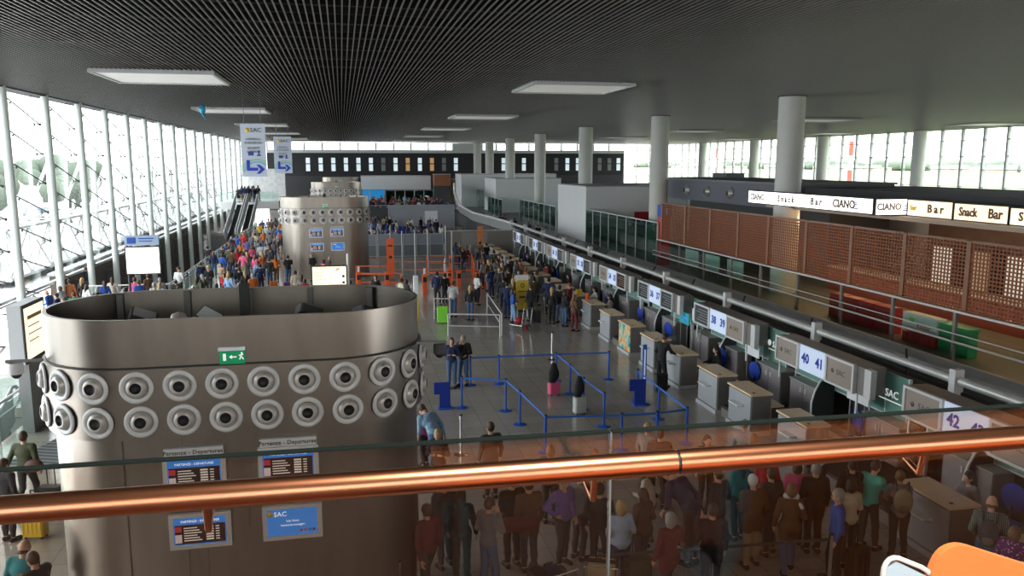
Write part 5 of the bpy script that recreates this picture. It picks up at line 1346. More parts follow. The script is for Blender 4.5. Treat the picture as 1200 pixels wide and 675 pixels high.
# ---- the crowd seen through the glass at the bottom (built closest to the camera)
NEAR = [
 # head px, head py, height, heading, pose, top, bottom, hair, label
 (572, 583, 1.72, -60, 'man_face', 'grey', 'jeans', 'brown', 'man in a grey-brown jacket and pale jeans, hand at face, bottom centre', dict(bot2='denim')),
 (660, 556, 1.72, -150, 'man_hip', 'violet', 'charcoal', 'grey', 'person in a brown jacket over a violet shirt behind the trolley of dark bags', {}),
 (680, 549, 1.75, -60, 'man_tee', 'grey', 'charcoal', 'brown', 'man in a grey T-shirt just below the handrail joint', {}),
 (728, 586, 1.66, 5, 'woman_tee', 'pale blue', 'navy', 'blonde', 'blonde woman in a pale blue shirt seen from behind', {}),
 (786, 600, 1.66, 10, 'woman_coat', 'maroon', 'charcoal', 'grey', 'grey-haired person in a maroon coat, between the pale blue shirt and white-haired man', {}),
 (812, 562, 1.62, 30, 'bend', 'navy', 'charcoal', 'brown', 'person in a navy and grey top bending forward below the handrail', {}),
 (843, 548, 1.74, 20, 'man_relaxed', 'black', 'black', 'black', 'person in black clothes left of the white-haired man', {}),
 (884, 556, 1.76, 0, 'man_white', 'brown', 'khaki', 'white', 'white-haired man in a dark brown coat and khaki trousers', {}),
 (928, 566, 1.70, -20, 'woman_coat', 'brown', 'jeans', 'light brown', 'woman in a long brown coat and jeans with a white scarf', {}),
 (957, 542, 1.76, -10, 'man_coat', 'black', 'black', 'grey', 'man in a large black jacket with short grey hair', {}),
 (984, 572, 1.74, 65, 'man_hip', 'blue', 'black', 'grey', 'man in a blue sweater resting a hand by the chrome post', {}),
 (998, 561, 1.66, 0, 'woman_bob', 'beige', 'charcoal', 'black', 'person in a beige top with a dark strap behind the blue sweater', {}),
 (1022, 540, 1.74, -70, 'man_reach', 'turquoise', 'charcoal', 'brown', 'man in a turquoise T-shirt leaning on the counter', {}),
 (1058, 553, 1.68, -25, 'woman_reach', 'grey', 'charcoal', 'light brown', 'woman in a grey T-shirt with a backpack leaning on the large counter', {}),
 (1000, 538, 1.7, -20, 'man', 'black', 'black', 'black', 'person in black with a rucksack between the black jacket and turquoise shirt', {}),
 (1163, 582, 1.76, -45, 'man_bald', 'green', 'jeans', 'light brown', 'bald man in a green and white checked shirt at lower right', dict(topmat='check')),
 (1190, 616, 1.60, -60, 'woman_tee', 'purple', 'black', 'light brown', 'woman in a purple flowered blouse at the right edge', dict(topmat='flower')),
 (868, 536, 1.66, 15, 'woman', 'teal', 'black', 'black', 'person in a dark teal jacket just under the handrail', {}),
 (900, 530, 1.66, -30, 'woman_bob', 'red', 'charcoal', 'black', 'person in a bright red top just under the handrail', {}),
 (762, 545, 1.60, 30, 'woman_bent', 'cream', 'charcoal', 'black', 'person in a cream striped top under the handrail joint', {}),
 (935, 540, 1.66, -20, 'woman_bob', 'pink', 'charcoal', 'brown', 'person in a pink top behind the black jacket', {}),
 (620, 560, 1.74, 10, 'man_coat', 'brown', 'charcoal', 'brown', 'person in a dark brown coat right of the jacketed man', {}),
 (520, 560, 1.70, 20, 'man_relaxed', 'charcoal', 'charcoal', 'brown', 'person in charcoal clothes nearest the tower, under the handrail', {}),
  (500, 590, 1.70, 30, 'man_walk', 'maroon', 'charcoal', 'brown', 'person in maroon walking beside the nearest tower, under the handrail', {}),
 (540, 572, 1.70, -20, 'woman', 'black', 'black', 'black', 'dark-haired woman in black left of the jacketed man', {}),
 (600, 556, 1.74, 15, 'man_coat', 'black', 'black', 'brown', 'person in a black coat behind the dark red bag', {}),
 (703, 566, 1.70, -30, 'man_relaxed', 'black', 'black', 'brown', 'man in black left of the pale blue shirt', {}),
 (754, 572, 1.66, 25, 'woman_bent', 'brown', 'charcoal', 'brown', 'person in brown right of the pale blue shirt', {}),
 (836, 590, 1.70, -10, 'man_coat', 'black', 'black', 'black', 'broad person in a black coat left of the khaki trousers', {}),
 (905, 548, 1.70, 10, 'man_relaxed', 'charcoal', 'charcoal', 'brown', 'person in charcoal between the white-haired man and the scarf woman', {}),
 # heads above the rail
 (575, 494, 1.74, 15, 'man', 'charcoal', 'charcoal', 'brown', 'short-haired man in a charcoal top standing alone above the rail', {}),
 (513, 502, 1.62, 160, 'woman_bob', 'black', 'black', 'blonde', 'blonde woman in a black V-neck above the handrail by the tower', {}),
 (510, 484, 1.5, 30, 'bend', 'blue', 'jeans', 'brown', 'person in a blue checked shirt bending near the tower', dict(topmat='bluecheck')),
 (496, 476, 1.5, 60, 'woman', 'pink', 'dark', 'brown', 'person in a pink top half hidden by the tower edge', {}),
 (645, 521, 1.66, -20, 'woman_bob', 'brown', 'charcoal', 'light brown', 'brown-haired person whose head shows above the rail, left of the joint', {}),
 (697, 526, 1.6, 10, 'man', 'beige', 'charcoal', 'light brown', 'light-haired person just peeking above the handrail', {}),
 (759, 495, 1.70, -60, 'man_relaxed', 'grey', 'charcoal', 'blonde', 'fair-haired man in a grey pullover above the rail joint', {}),
 (774, 502, 1.74, -30, 'man_coat', 'black', 'black', 'brown', 'man in a black coat beside the fair-haired man', {}),
 (829, 509, 1.62, 175, 'woman', 'black', 'black', 'black', 'dark-haired woman in black facing the camera above the rail', {}),
 (873, 491, 1.70, -60, 'man_relaxed', 'light grey', 'charcoal', 'grey', 'grey-haired person in a striped pale shirt at the counter', dict(topmat='stripe')),
 (884, 508, 1.62, -20, 'woman_bob', 'beige', 'charcoal', 'light brown', 'light-brown-haired person behind the striped shirt', {}),
 (962, 503, 1.62, -40, 'woman_bob', 'white', 'charcoal', 'light brown', 'person with light brown hair between counters above the rail', {}),
 # lower left
 (26, 505, 1.72, 170 - 180, 'man_walk', 'olive', 'charcoal', 'brown', 'man in an olive jacket with a shoulder bag at lower left', {}),
 (22, 635, 1.70, -15, 'man_bald', 'teal', 'jeans', 'brown', 'balding man in a teal jacket at the lower left corner', {}),
 (40, 646, 1.66, 60, 'man_phone', 'black', 'black', 'brown', 'person in a black jacket beside the balding man, lower left', {}),
 (3, 537, 1.66, -30, 'man', 'dark', 'dark', 'brown', 'person in dark clothes cut by the left edge', {}),
]
TM = {'check': patt('green_check', (.30, .42, .38), (.02, .05, .05), scale=22), 'flower': patt('purple_flowers', (.13, .02, .14), (.6, .35, .5), 'voronoi', 18), 'bluecheck': patt('blue_check', (.08, .25, .45), (.3, .4, .5), scale=16), 'stripe': patt('grey_stripe', (.5, .52, .55), (.12, .13, .15), scale=18)}
PP = []
for i, (px, py, h, rz, pose, top, bot, hair, lb, ex) in enumerate(NEAR):
    x, y = by_head(px, py, h)
    pose_h = {'bend': 1.45}.get(pose, 1.765)
    o = person(x, y, rz, pose, top, ex.get('bot2', bot), hair, lb, s=h / pose_h, lod='near' if py > 540 or px < 60 else 'mid', topmat=TM.get(ex.get('topmat')), skin=1)
    PP.append((x, y))
def near_of(s): return PP[[q[8] for q in NEAR].index(next(q[8] for q in NEAR if s in q[8]))]
x, y = near_of('with a backpack leaning'); backpack(x, y, 0, -25, 'khaki', 'khaki backpack worn by the woman leaning on the counter')
x, y = near_of('bald man'); backpack(x, y, 0, -45, 'charcoal', 'charcoal backpack worn by the bald man at lower right')
x, y = near_of('with a rucksack'); backpack(x, y, 0, -20, 'black', 'black rucksack between black jacket and turquoise shirt')
x, y = at_z(640, 670, .8); trolley(x, y, 20, 'luggage trolley loaded with dark bags at the bottom centre')
for k, (dx, dz, c, lb) in enumerate([(-.12, .22, 'black', 'black suitcase standing on the bottom centre trolley'), (.13, .22, 'navy', 'dark blue suitcase standing on the bottom centre trolley')]):
    s_ = suitcase(x + dx, y, 20, c, lb, .60, .24, .40, False); s_.location.z = dz
x, y = near_of('white scarf')
V, F_ = sdf_mesh([caps((-.09, -.02, 1.47), (.09, -.02, 1.47), .05, .05), caps((.08, .03, 1.45), (.17, -.10, 1.30), .03, .035), caps((-.08, .05, 1.45), (.08, .06, 1.44), .04, .04)], .015, .03)
o = bpy.data.objects.new('scarf', to_mesh('scarf', V, F_, cm(COLS['white']))); COL.objects.link(o); o.location = (x, y, 0); o.rotation_euler = (0, 0, math.radians(-20)); tag(o, 'white scarf round the neck of the brown coat woman', 'scarf')
V, F_ = sdf_mesh([caps((-.22, 0, .12), (.22, 0, .12), .13, .13)], .02, .02)
x, y = at_z(602, 612, 1.05); o = bpy.data.objects.new('holdall', to_mesh('holdall', V, F_, mat('bag_maroon', COLS['maroon'], .7))); COL.objects.link(o); o.location = (x + .12, y + .1, .84); tag(o, 'dark red bag on top of the loaded trolley', 'bag')
x, y = at_z(705, 668, .7); trolley(x, y, -20, 'luggage trolley with a tan bag left of the pale blue shirt')
t = thing('tan_bag', 'tan and black bag on the trolley beside the pale blue shirt', 'bag', (x, y, .225), -.4)
MB().bbox(-.22, .22, -.14, .14, 0, .62, .05).build('bag_body', mat('bag_tan', (.50, .36, .20), .7), t); MB().box(-.23, .23, -.05, .05, .1, .64).build('strap', M['black'], t); MB().path([(-.1, 0, .62), (-.08, 0, .72), (.08, 0, .72), (.1, 0, .62)], .015, 6).build('handle', M['black'], t)
x, y = at_z(748, 668, .45); suitcase(x, y, 0, 'olive', 'dark olive suitcase right of the pale blue shirt', .66, .44)
x, y = at_z(1005, 655, .4); suitcase(x, y, 20, 'black', 'black suitcase behind the blue sweater', .6)
x, y = at_z(42, 624, .1); suitcase(x, y, -10, 'yellow', 'bright yellow suitcase at lower left under the handrail', .55, .42, .24)
x, y = at_z(50, 572, .55); suitcase(x + .1, y + .1, -10, 'black', 'black suitcase pulled by the man in the olive jacket', .55)
V, F_ = sdf_mesh([elli((0, 0, .15), (.18, .08, .14))], .02, .02)
x, y = near_of('olive jacket'); o = bpy.data.objects.new('shoulder_bag', to_mesh('shoulder_bag', V, F_, mat('bag_brown', (.12, .05, .03), .6))); COL.objects.link(o); o.location = (x + .22, y - .16, .86); tag(o, 'brown shoulder bag on the man in the olive jacket', 'bag')

# ---- middle distance, told one by one
MID = [
 (529, 395, 1.68, 170, 'woman_bob', 'navy', 'jeans', 'brown', 'woman in a navy jacket and jeans by the blue stand, arms folded'),
 (543, 392, 1.70, 150, 'man_face', 'black', 'jeans', 'grey', 'grey-haired person in black jacket and jeans beside the navy jacket'),
 (776, 391, 1.78, -70, 'man_reach', 'black', 'black', 'brown', 'man in black standing at a check-in counter'),
 (655, 418, 0, 0, '', '', '', '', ''),
 (512, 318, 1.76, -20, 'man_hip', 'navy', 'charcoal', 'black', 'man in a navy jumper, left of a pair beyond the green suitcase'),
 (521, 320, 1.70, 20, 'man', 'black', 'charcoal', 'black', 'person in black, right of a pair beyond the green suitcase'),
 (531, 329, 1.74, -20, 'man_tee', 'light grey', 'jeans', 'brown', 'man in a light grey T-shirt and jeans beside the green suitcase'),
 (551, 334, 1.66, -30, 'woman', 'black', 'jeans', 'blonde', 'blonde woman in a black top and jeans in the open floor'),
 (559, 320, 1.66, -60, 'woman_bob', 'white', 'black', 'brown', 'woman in a white shirt and black trousers near the orange posts'),
 (440, 322, 1.66, 160, 'woman', 'black', 'charcoal', 'brown', 'person in a black jacket before the leftmost orange rail'),
 (470, 326, 1.66, -60, 'man_relaxed', 'cream', 'charcoal', 'brown', 'person in a cream top behind the near tower rim'),
 (476, 327, 1.66, -60, 'woman_bob', 'dark', 'charcoal', 'brown', 'person in a dark top beside the cream top, near the yellow pole'),
 (584, 298, 1.70, 200, 'woman', 'maroon', 'black', 'black', 'woman in a maroon top at the head of the check-in queue'),
 (592, 311, 1.66, -60, 'woman_bob', 'maroon', 'charcoal', 'black', 'person in a dark red scarf behind the maroon top'),
 (594, 330, 1.74, -40, 'man_coat', 'navy', 'navy', 'black', 'man in a navy coat at the left of the check-in queue'),
 (601, 338, 1.60, -90, 'woman_bent', 'blue', 'light blue', 'brown', 'person in blue beside the pushchair in the check-in queue'),
 (611, 327, 1.62, -60, 'woman', 'white', 'charcoal', 'blonde', 'blonde person in a white top left of the yellow board'),
 (619, 318, 1.70, 0, 'man', 'white', 'charcoal', 'brown', 'person in a white top behind the yellow board'),
 (622, 333, 1.72, 20, 'man_relaxed', 'charcoal', 'charcoal', 'brown', 'person in a charcoal jacket right of the yellow board'),
 (606, 324, 1.72, -40, 'man_coat', 'charcoal', 'charcoal', 'brown', 'person in a charcoal coat touching the yellow board'),
 (629, 318, 1.76, -70, 'man_coat', 'olive', 'black', 'brown', 'person in an olive coat standing by the pale poles of the counter'),
 (609, 303, 1.80, -80, 'man_coat', 'rust', 'charcoal', 'brown', 'person in a rust-orange coat leaning to the counter, upper one'),
 (616, 313, 1.70, -80, 'woman_bob', 'rust', 'charcoal', 'light brown', 'person in a rust-orange coat, lower one of two'),
 (643, 325, 1.80, -30, 'man_coat', 'navy', 'black', 'black', 'tall man in a dark navy coat in the check-in queue'),
 (647, 336, 1.70, -30, 'woman', 'black', 'black', 'blonde', 'fair-haired woman in black before the navy coat'),
 (656, 334, 1.74, -50, 'man_relaxed', 'black', 'denim', 'black', 'man in a black jacket and light jeans in the check-in queue'),
 (668, 331, 1.78, 60, 'man_face', 'maroon', 'charcoal', 'red', 'red-haired man with a maroon scarf in the check-in queue'),
 (673, 345, 1.62, -70, 'woman_bent', 'brown', 'maroon', 'light brown', 'woman in a brown coat nearest the yellow counter'),
 (662, 341, 1.60, -70, 'woman_bob', 'black', 'jeans', 'brown', 'person in a black jacket between the light jeans and brown coat'),
 (588, 300, 1.70, 100, 'man', 'charcoal', 'charcoal', 'brown', 'person in charcoal behind the maroon top'),
 (598, 300, 1.70, -60, 'man_coat', 'black', 'black', 'black', 'person in a black coat at the far counters'),
 (603, 345, 1.2, -60, 'woman', 'tan', 'jeans', 'brown', 'child in a tan top beside the pushchair'),
 (634, 306, 1.70, -60, 'woman_bob', 'black', 'charcoal', 'black', 'person in a black top bending over the far counter'),
 (640, 308, 1.70, -70, 'man', 'maroon', 'charcoal', 'black', 'person in maroon beside the far counter'),
 (1, 482, 0, 0, '', '', '', '', ''),
 # left foreground edge
 (47, 393, 1.72, -160, 'man_relaxed', 'navy', 'charcoal', 'brown', 'man in navy leaning behind the lit map board, left of the tower'),
 (40, 346, 1.70, 20, 'man_walk', 'olive', 'khaki', 'brown', 'person in olive with green trousers right of the map board'),
 (57, 339, 1.72, 80, 'man_bald', 'blue', 'jeans', 'brown', 'man in a bright blue jacket above the tower rim'),
 (66, 343, 1.70, 90, 'man', 'navy', 'charcoal', 'black', 'person in navy right of the bright blue jacket'),
 (24, 323, 1.74, -60, 'man_relaxed', 'charcoal', 'black', 'brown', 'man in charcoal leaning on the pale panel at far left'),
 (81, 327, 1.72, 10, 'man', 'rust', 'charcoal', 'brown', 'person in a rust shirt left of the escalator arches'),
 (70, 335, 1.66, 60, 'woman_bob', 'light grey', 'charcoal', 'brown', 'grey-clad person beside the rust shirt'),
 (75, 348, 1.66, 90, 'woman_bent', 'white', 'charcoal', 'brown', 'person in white right at the tower rim, left part'),
 (86, 342, 1.60, 30, 'man', 'green', 'charcoal', 'brown', 'person in a green top at the tower rim'),
 (101, 333, 1.62, -30, 'woman', 'white', 'charcoal', 'brown', 'long-haired person in white with pink, above the rim'),
 (113, 337, 1.5, 0, 'woman', 'brown', 'charcoal', 'black', 'dark-haired person in brown above the tower rim'),
 (122, 329, 1.66, 20, 'woman', 'blue', 'jeans', 'brown', 'person in bright blue seen from behind above the rim'),
 (131, 325, 1.70, 10, 'woman', 'cream', 'charcoal', 'brown', 'woman with long brown hair left of the white lit sign'),
 (100, 312, 1.74, 60, 'man_relaxed', 'dark', 'charcoal', 'brown', 'man in a white shirt and dark waistcoat by the escalator arches'),
 (162, 328, 1.70, 40, 'man', 'blue', 'charcoal', 'brown', 'man in a blue shirt right under the white lit sign'),
 (187, 325, 1.70, 10, 'man_relaxed', 'grey', 'charcoal', 'grey', 'person in a grey jacket right of the white lit sign'),
 (180, 331, 1.60, 40, 'woman_bob', 'light grey', 'charcoal', 'grey', 'grey-haired person beside the grey jacket'),
 (209, 313, 1.76, -20, 'hat', 'white', 'charcoal', 'brown', 'man in a white shirt and cap carrying a black shoulder bag'),
 (206, 328, 1.5, 10, 'man', 'charcoal', 'charcoal', 'black', 'black-haired person before the white shirt and cap'),
 (173, 321, 1.66, 40, 'man', 'brown', 'charcoal', 'brown', 'person in brown just right of the lit sign post'),
 (243, 288, 1.72, 0, 'man_relaxed', 'dark', 'charcoal', 'black', 'man in dark clothes carrying an orange bag at the balustrade'),
 (244, 311, 1.70, 170, 'hat', 'black', 'charcoal', 'straw', 'person in black with a straw hat at the balustrade'),
 (259, 308, 1.66, 150, 'woman_bob', 'tan', 'charcoal', 'brown', 'person in a tan top next to the straw hat'),
 (262, 320, 1.5, 170, 'woman_bob', 'red', 'charcoal', 'brown', 'person in a bright red top below the tan top'),
 (280, 313, 1.70, 10, 'man_coat', 'black', 'black', 'brown', 'person in a black jacket with white print seen from behind'),
 (235, 307, 1.7, 30, 'man', 'navy', 'charcoal', 'brown', 'person in navy left of the straw hat'),
 (302, 305, 1.66, 20, 'woman', 'light blue', 'jeans', 'brown', 'person in a light blue jacket pulling a pink suitcase'),
 (315, 302, 1.72, 10, 'man', 'charcoal', 'jeans', 'brown', 'person in charcoal right of the light blue jacket'),
 (323, 299, 1.66, 10, 'woman', 'orange', 'brown', 'brown', 'person in orange and brown beside the middle tower'),
 (337, 299, 1.76, 10, 'man_tee', 'black', 'jeans', 'black', 'man in a black T-shirt standing left of the middle tower'),
 (346, 317, 1.66, 10, 'man_relaxed', 'beige', 'charcoal', 'black', 'person in a beige shirt above the near tower rim'),
 (357, 327, 1.45, 10, 'woman_bob', 'red', 'charcoal', 'black', 'child in a red shirt right of the beige shirt'),
 (353, 322, 1.6, -10, 'woman', 'grey', 'charcoal', 'brown', 'person in grey between the beige and red shirts'),
 (366, 297, 1.72, 40, 'man_bald', 'charcoal', 'charcoal', 'grey', 'balding man in a charcoal jacket before the middle tower'),
 (384, 300, 1.70, -60, 'man_bald', 'charcoal', 'charcoal', 'grey', 'grey-haired man in charcoal before the middle tower, right one'),
 (379, 304, 1.60, -60, 'woman_bob', 'pink', 'charcoal', 'brown', 'person in pink beside the grey-haired man at the middle tower'),
 (410, 328, 1.5, 0, 'woman_bob', 'maroon', 'charcoal', 'black', 'person in maroon right of the lit direction board'),
 (265, 285, 1.68, 40, 'woman_bob', 'blue', 'charcoal', 'brown', 'person in a blue jacket at the balustrade, middle of the queue'),
 (278, 291, 1.60, 10, 'woman', 'red', 'charcoal', 'brown', 'person in a red jumper in the middle of the left queue'),
 (289, 280, 1.70, 10, 'man', 'violet', 'charcoal', 'brown', 'person in a violet-blue top in the middle of the left queue'),
 (295, 288, 1.60, 20, 'woman_bob', 'pink', 'charcoal', 'light brown', 'person in a coral pink top in the left queue'),
 (305, 285, 1.74, 10, 'man', 'white', 'jeans', 'black', 'man in a white shirt in the left queue'),
 (311, 285, 1.70, 10, 'man_relaxed', 'light blue', 'jeans', 'brown', 'person in a very pale blue shirt in the left queue'),
 (304, 262, 1.74, 10, 'man', 'yellow', 'charcoal', 'black', 'man in a bright yellow top near the escalators'),
]
for px, py, h, rz, pose, top, bot, hair, lb in MID:
    if not pose: continue
    x, y = by_head(px, py, h); PP.append((x, y))
    person(x, y, rz, pose, top, bot, hair, lb, s=h / 1.765, lod='mid' if y < 40 else 'far', group='people in the hall')
# seated clerks
for x, y, rz, pose, top, hair, lb in [(11.75, 23.5, 80, 'woman_sit', 'black', 'black', 'seated clerk in a black uniform serving the man in black'), (11.7, 12.6, 85, 'woman_sit', 'grey', 'black', 'seated woman with a dark ponytail behind the large counter'),
                                (11.75, 34.2, 60, 'woman_sit', 'cream', 'black', 'seated clerk in cream at the orange-boxed counter'), (11.75, 36.4, 80, 'woman_sit', 'white', 'black', 'seated clerk in white behind the yellow counter'),
                                (11.75, 41.0, 80, 'woman_sit', 'dark', 'black', 'seated clerk in dark uniform beside the blue chair'), (11.75, 44.2, 80, 'woman_sit', 'navy', 'black', 'seated clerk in navy at the crowded counters'), (11.75, 47.6, 80, 'woman_sit', 'black', 'brown', 'seated clerk in black, brown-haired, at the crowded counters'), (11.75, 50.8, 80, 'woman_sit', 'black', 'light brown', 'seated clerk with light brown hair near the far counters')]:
    person(x, y, rz, pose, top, 'charcoal', hair, lb)
    PP.append((x, y))
# small goods near people
x, y = at_z(519, 378, 0.03); suitcase(x, y, -10, 'lime', 'lime green suitcase beside the man in a light grey T-shirt', .78, .50, .3)
x, y = at_z(649, 462, 0.03); suitcase(x, y, 10, 'pink', 'pink suitcase with a black coat draped over it, on the open floor', .42, .36, .24, False)
def drape(x, y, z, r, lb):
    V, F_ = sdf_mesh([elli((0, 0, .28), (r, r * .7, .24)), caps((-.08, 0, .1), (.1, .02, -.25), .09, .06), elli((0, .02, .5), (r * .65, r * .6, .14))], .025, .06)
    o = bpy.data.objects.new('coat', to_mesh('coat', V, F_, mat('coat_black', COLS['black'], .9))); COL.objects.link(o); o.location = (x, y, z); tag(o, lb, 'coat')
drape(x, y, .40, .17, 'black coat heaped on the pink suitcase')
x, y = at_z(679, 484, 0.03); suitcase(x, y, 10, 'silver', 'silver-white suitcase with a black backpack on top, on the open floor', .52, .36, .24)
drape(x, y + .02, .50, .15, 'black backpack resting on the silver-white suitcase')
x, y = at_z(774, 458, .03); suitcase(x, y, 5, 'black', 'black suitcase behind the man in black at the counter', .58)
x, y = at_z(610, 385, 0.03); trolley(x, y, 30, 'pushchair-like trolley with red bags before the check-in queue')
V, F_ = sdf_mesh([elli((0, 0, .12), (.22, .15, .13))], .025, .02); me = to_mesh('bag', V, F_, M['red'])
for k, (dx, dz, lb) in enumerate([(-.05, .24, 'red bag lying low on the trolley before the queue'), (.3, .5, 'smaller red bag hanging right of the trolley')]):
    o = bpy.data.objects.new('bag', me); COL.objects.link(o); o.location = (x + dx, y, dz if k == 0 else 0.0); tag(o, lb, 'bag'); o.scale = (1, 1, 1.2) if k == 0 else (.7, .7, .9)
x, y = at_z(628, 378, 0.03); suitcase(x, y, 0, 'black', 'black suitcase beside the red bags', .6)
for px, py, c, lb in [(303, 351, 'pink', 'pink suitcase pulled by the light blue jacket'), (321, 342, 'orange', 'orange rucksack case by the person in orange'), (337, 343, 'purple', 'purple suitcase behind the black T-shirt')]:
    x, y = at_z(px, py, .02); suitcase(x, y, 10, c, lb, .62)
t = thing('counter_box', 'yellow box on the busy check-in counter', 'box', (10.62, 35.4, 1.155)); MB().bbox(-.12, .12, -.12, .12, 0, .22, .02).build('box_body', M['yellow'], t); MB().box(-.13, .13, -.13, .13, .22, .24).build('lid', mat('lid_amber', (.8, .4, .05), .5), t)
t = thing('counter_box', 'small orange box on the next busy counter', 'box', (10.6, 34.0, 1.01)); MB().bbox(-.06, .06, -.06, .06, 0.145, .40, .02).build('box_body', M['orange'], t); MB().box(-.07, .07, -.07, .07, .40, .42).build('lid', MATS['lid_amber'], t)

# ---- crowds told apart by clothes, row and place
def crowd(n, poly, zone, poses, lod='far', z=0.0, mind=.5, rz0=0, pal=None, seed=1, zfn=None):
    R = random.Random(seed); pts = []; tries = 0
    (x0, y0), (x1, y1), = poly
    while len(pts) < n and tries < 6000:
        tries += 1; x = R.uniform(x0, x1); y = R.uniform(y0, y1)
        if all((x - a) ** 2 + (y - b) ** 2 > mind ** 2 for a, b in pts) and all((x - a) ** 2 + (y - b) ** 2 > .30 for a, b in PP): pts.append((x, y))
    pts.sort(key=lambda p: p[1]); rows = [sorted(pts[i:i + 8]) for i in range(0, len(pts), 8)]
    tops = pal or ['black', 'navy', 'dark', 'white', 'red', 'blue', 'grey', 'brown', 'light blue', 'charcoal', 'pink', 'beige', 'maroon', 'olive', 'orange', 'light grey', 'black', 'navy']
    for r, row in enumerate(rows):
        for c, (x, y) in enumerate(row):
            top = R.choice(tops); bot = R.choice(['jeans', 'black', 'charcoal', 'navy', 'khaki', 'denim']); hair = R.choice(['black', 'brown', 'brown', 'light brown', 'blonde', 'grey', 'black'])
            place = '%s from left in %s row, %s' % (ORD[c], ORD[r], zone)
            person(x, y, rz0 + R.uniform(-50, 50), R.choice(poses), top, bot, hair, '%s-haired person in %s, %s' % (hair, top, place), z=(zfn(x, y) if zfn else z), s=R.uniform(.92, 1.03), lod=lod, group='people in ' + zone); PP.append((x, y))
ST = ['man', 'woman', 'man_relaxed', 'woman_bent', 'man_walk', 'woman_bob', 'man_coat', 'skirt', 'shorts']
SI = ['sit', 'woman_sit']
crowd(56, ((-8.2, 50), (-4.4, 84)), 'main left queue', ST, seed=21, mind=.75)
crowd(16, ((-12.6, 31), (-8.2, 42)), 'far left group', ST, seed=22, mind=.7)
crowd(14, ((-7.6, 38), (-4.4, 47)), 'left queue front', ST, seed=23, mind=.7)
for i in range(5):
    y = 66 + i * 3.6
    R = random.Random(40 + i); n = 11
    for k in range(n):
        if R.random() < .12: continue
        top = R.choice(['royal', 'blue', 'white', 'dark', 'light blue', 'black', 'red', 'grey', 'blue', 'cream'])
        hair = R.choice(['black', 'brown', 'light brown', 'blonde', 'grey'])
        person(1.9 + k * .6, y + .02, 180, R.choice(SI), top, R.choice(['jeans', 'black', 'charcoal']), hair, '%s-haired seated traveller in %s, %s from left in waiting row %s' % (hair, top, ORD[k], ORD[i]), z=-.06, s=.96, lod='mass', group='seated travellers behind the grey partition')
crowd(14, ((1.6, 84), (4.6, 87.5)), 'behind blue seats', ST, lod='mass', seed=25, mind=.6)
crowd(44, ((1.7, 63.6), (9.0, 83)), 'between waiting seats', ST, lod='mass', seed=31, mind=.7, pal=['white', 'royal', 'black', 'blue', 'dark', 'light blue', 'navy', 'cream'])
crowd(85, ((1.3, 98), (12.8, 116)), 'distant crowd', ST, lod='mass', seed=26, mind=.72, z=.9)
crowd(12, ((13.9, 66), (16.2, 84)), 'dim baggage hall', ST, seed=27, mind=.8, z=.4, pal=['black', 'dark', 'navy', 'charcoal'])
crowd(30, ((7.6, 37), (9.75, 57)), 'check-in queue', ST, seed=28, mind=.75, pal=['black', 'navy', 'dark', 'maroon', 'charcoal', 'olive', 'brown', 'white', 'grey'])
crowd(12, ((-11.0, 90.5), (-9.0, 93.5)), 'atop the escalators', ST, seed=29, mind=.5, z=3.0, pal=['black', 'dark', 'navy'])
crowd(10, ((-6.4, 88), (-4.3, 96)), 'beyond the queue', ST, seed=30, mind=.6)

# the farthest travellers, past the three hundred nearest, as one crowd
vs, fs, mi, ml = [], [], [], []
for me, mx, mm in MASS:
    n0 = len(vs); vs += [tuple(mx @ v.co) for v in me.vertices]
    loc = []
    for q in mm:
        if q not in ml: ml.append(q)
        loc.append(ml.index(q))
    for f in me.polygons: fs.append([n0 + i for i in f.vertices]); mi.append(loc[f.material_index])
me = bpy.data.meshes.new('crowd'); me.from_pydata(vs, [], fs)
for q in ml: me.materials.append(q)
me.polygons.foreach_set('material_index', mi); me.polygons.foreach_set('use_smooth', [True] * len(fs)); me.update()
o = bpy.data.objects.new('crowd', me); COL.objects.link(o); o['kind'] = 'stuff'; tag(o, 'mass of waiting travellers beyond the grey glazed partition fence', 'crowd')

# ================================================================== THE VIEWER'S GALLERY: COPPER HANDRAIL AND GLASS
SL = -0.022
def gy(x): return 1.427 + SL * x
ang = math.atan(SL)
jx = .628
t = thing('handrail', 'polished copper handrail crossing the foreground above the glass', 'handrail', (0, 1.427, 6.617), ang)
pts = 40
for a, b_ in ((-4, jx - .003), (jx + .003, 5)): MB().tube((a, 0, 0), (b_, 0, 0), .0245, pts).build('rail_tube', M['copper'], t)
MB().tube((jx - .006, 0, 0), (jx + .006, 0, 0), .0215, 24).build('joint', M['black'], t)
for bx in (-.255, .462, 1.18, 1.9, -.97):
    b = MB().tube((bx, 0, -.02), (bx, .01, -.068), .0065, 10).tube((bx, .01, -.068), (bx - .004, .095, -.035), .006, 10); b.ball((bx, .01, -.068), .0068, 10, 6)
    b.build('bracket', M['copper'], t)
    MB().lathe([(.001, .0), (.018, .0), (.018, -.012), (.001, -.012)], (bx - .004, .104, -.034), (0, 1, 0), 18).build('clamp', M['chrome'], t)
gz = 6.645
t = thing('glass_balustrade', 'clear glass balustrade panels below and behind the copper handrail', 'balustrade', (0, 1.535, 0), ang)
gj = .532
for a, b_ in ((-2.7, -1.1), (-1.09, gj - .0025), (gj + .0025, 2.2), (2.21, 3.8)):
    p = MB().box(a, b_, 0, .016, 5.62, gz).build('pane', M['railglass'], t)
    MB().box(a, b_, -.001, .017, gz, gz + .0035).build('polished_edge', mat('glass_edge', (.012, .018, .016), .7, spec=.1), p)
MB().box(-2.7, 3.8, -.02, .05, 5.58, 5.70).build('shoe', M['alu'], t)
MB().box(gj - .0022, gj + .0022, .002, .014, 5.7, gz).build('joint_seal', mat('seal_grey', (.16, .17, .165), .5), t)
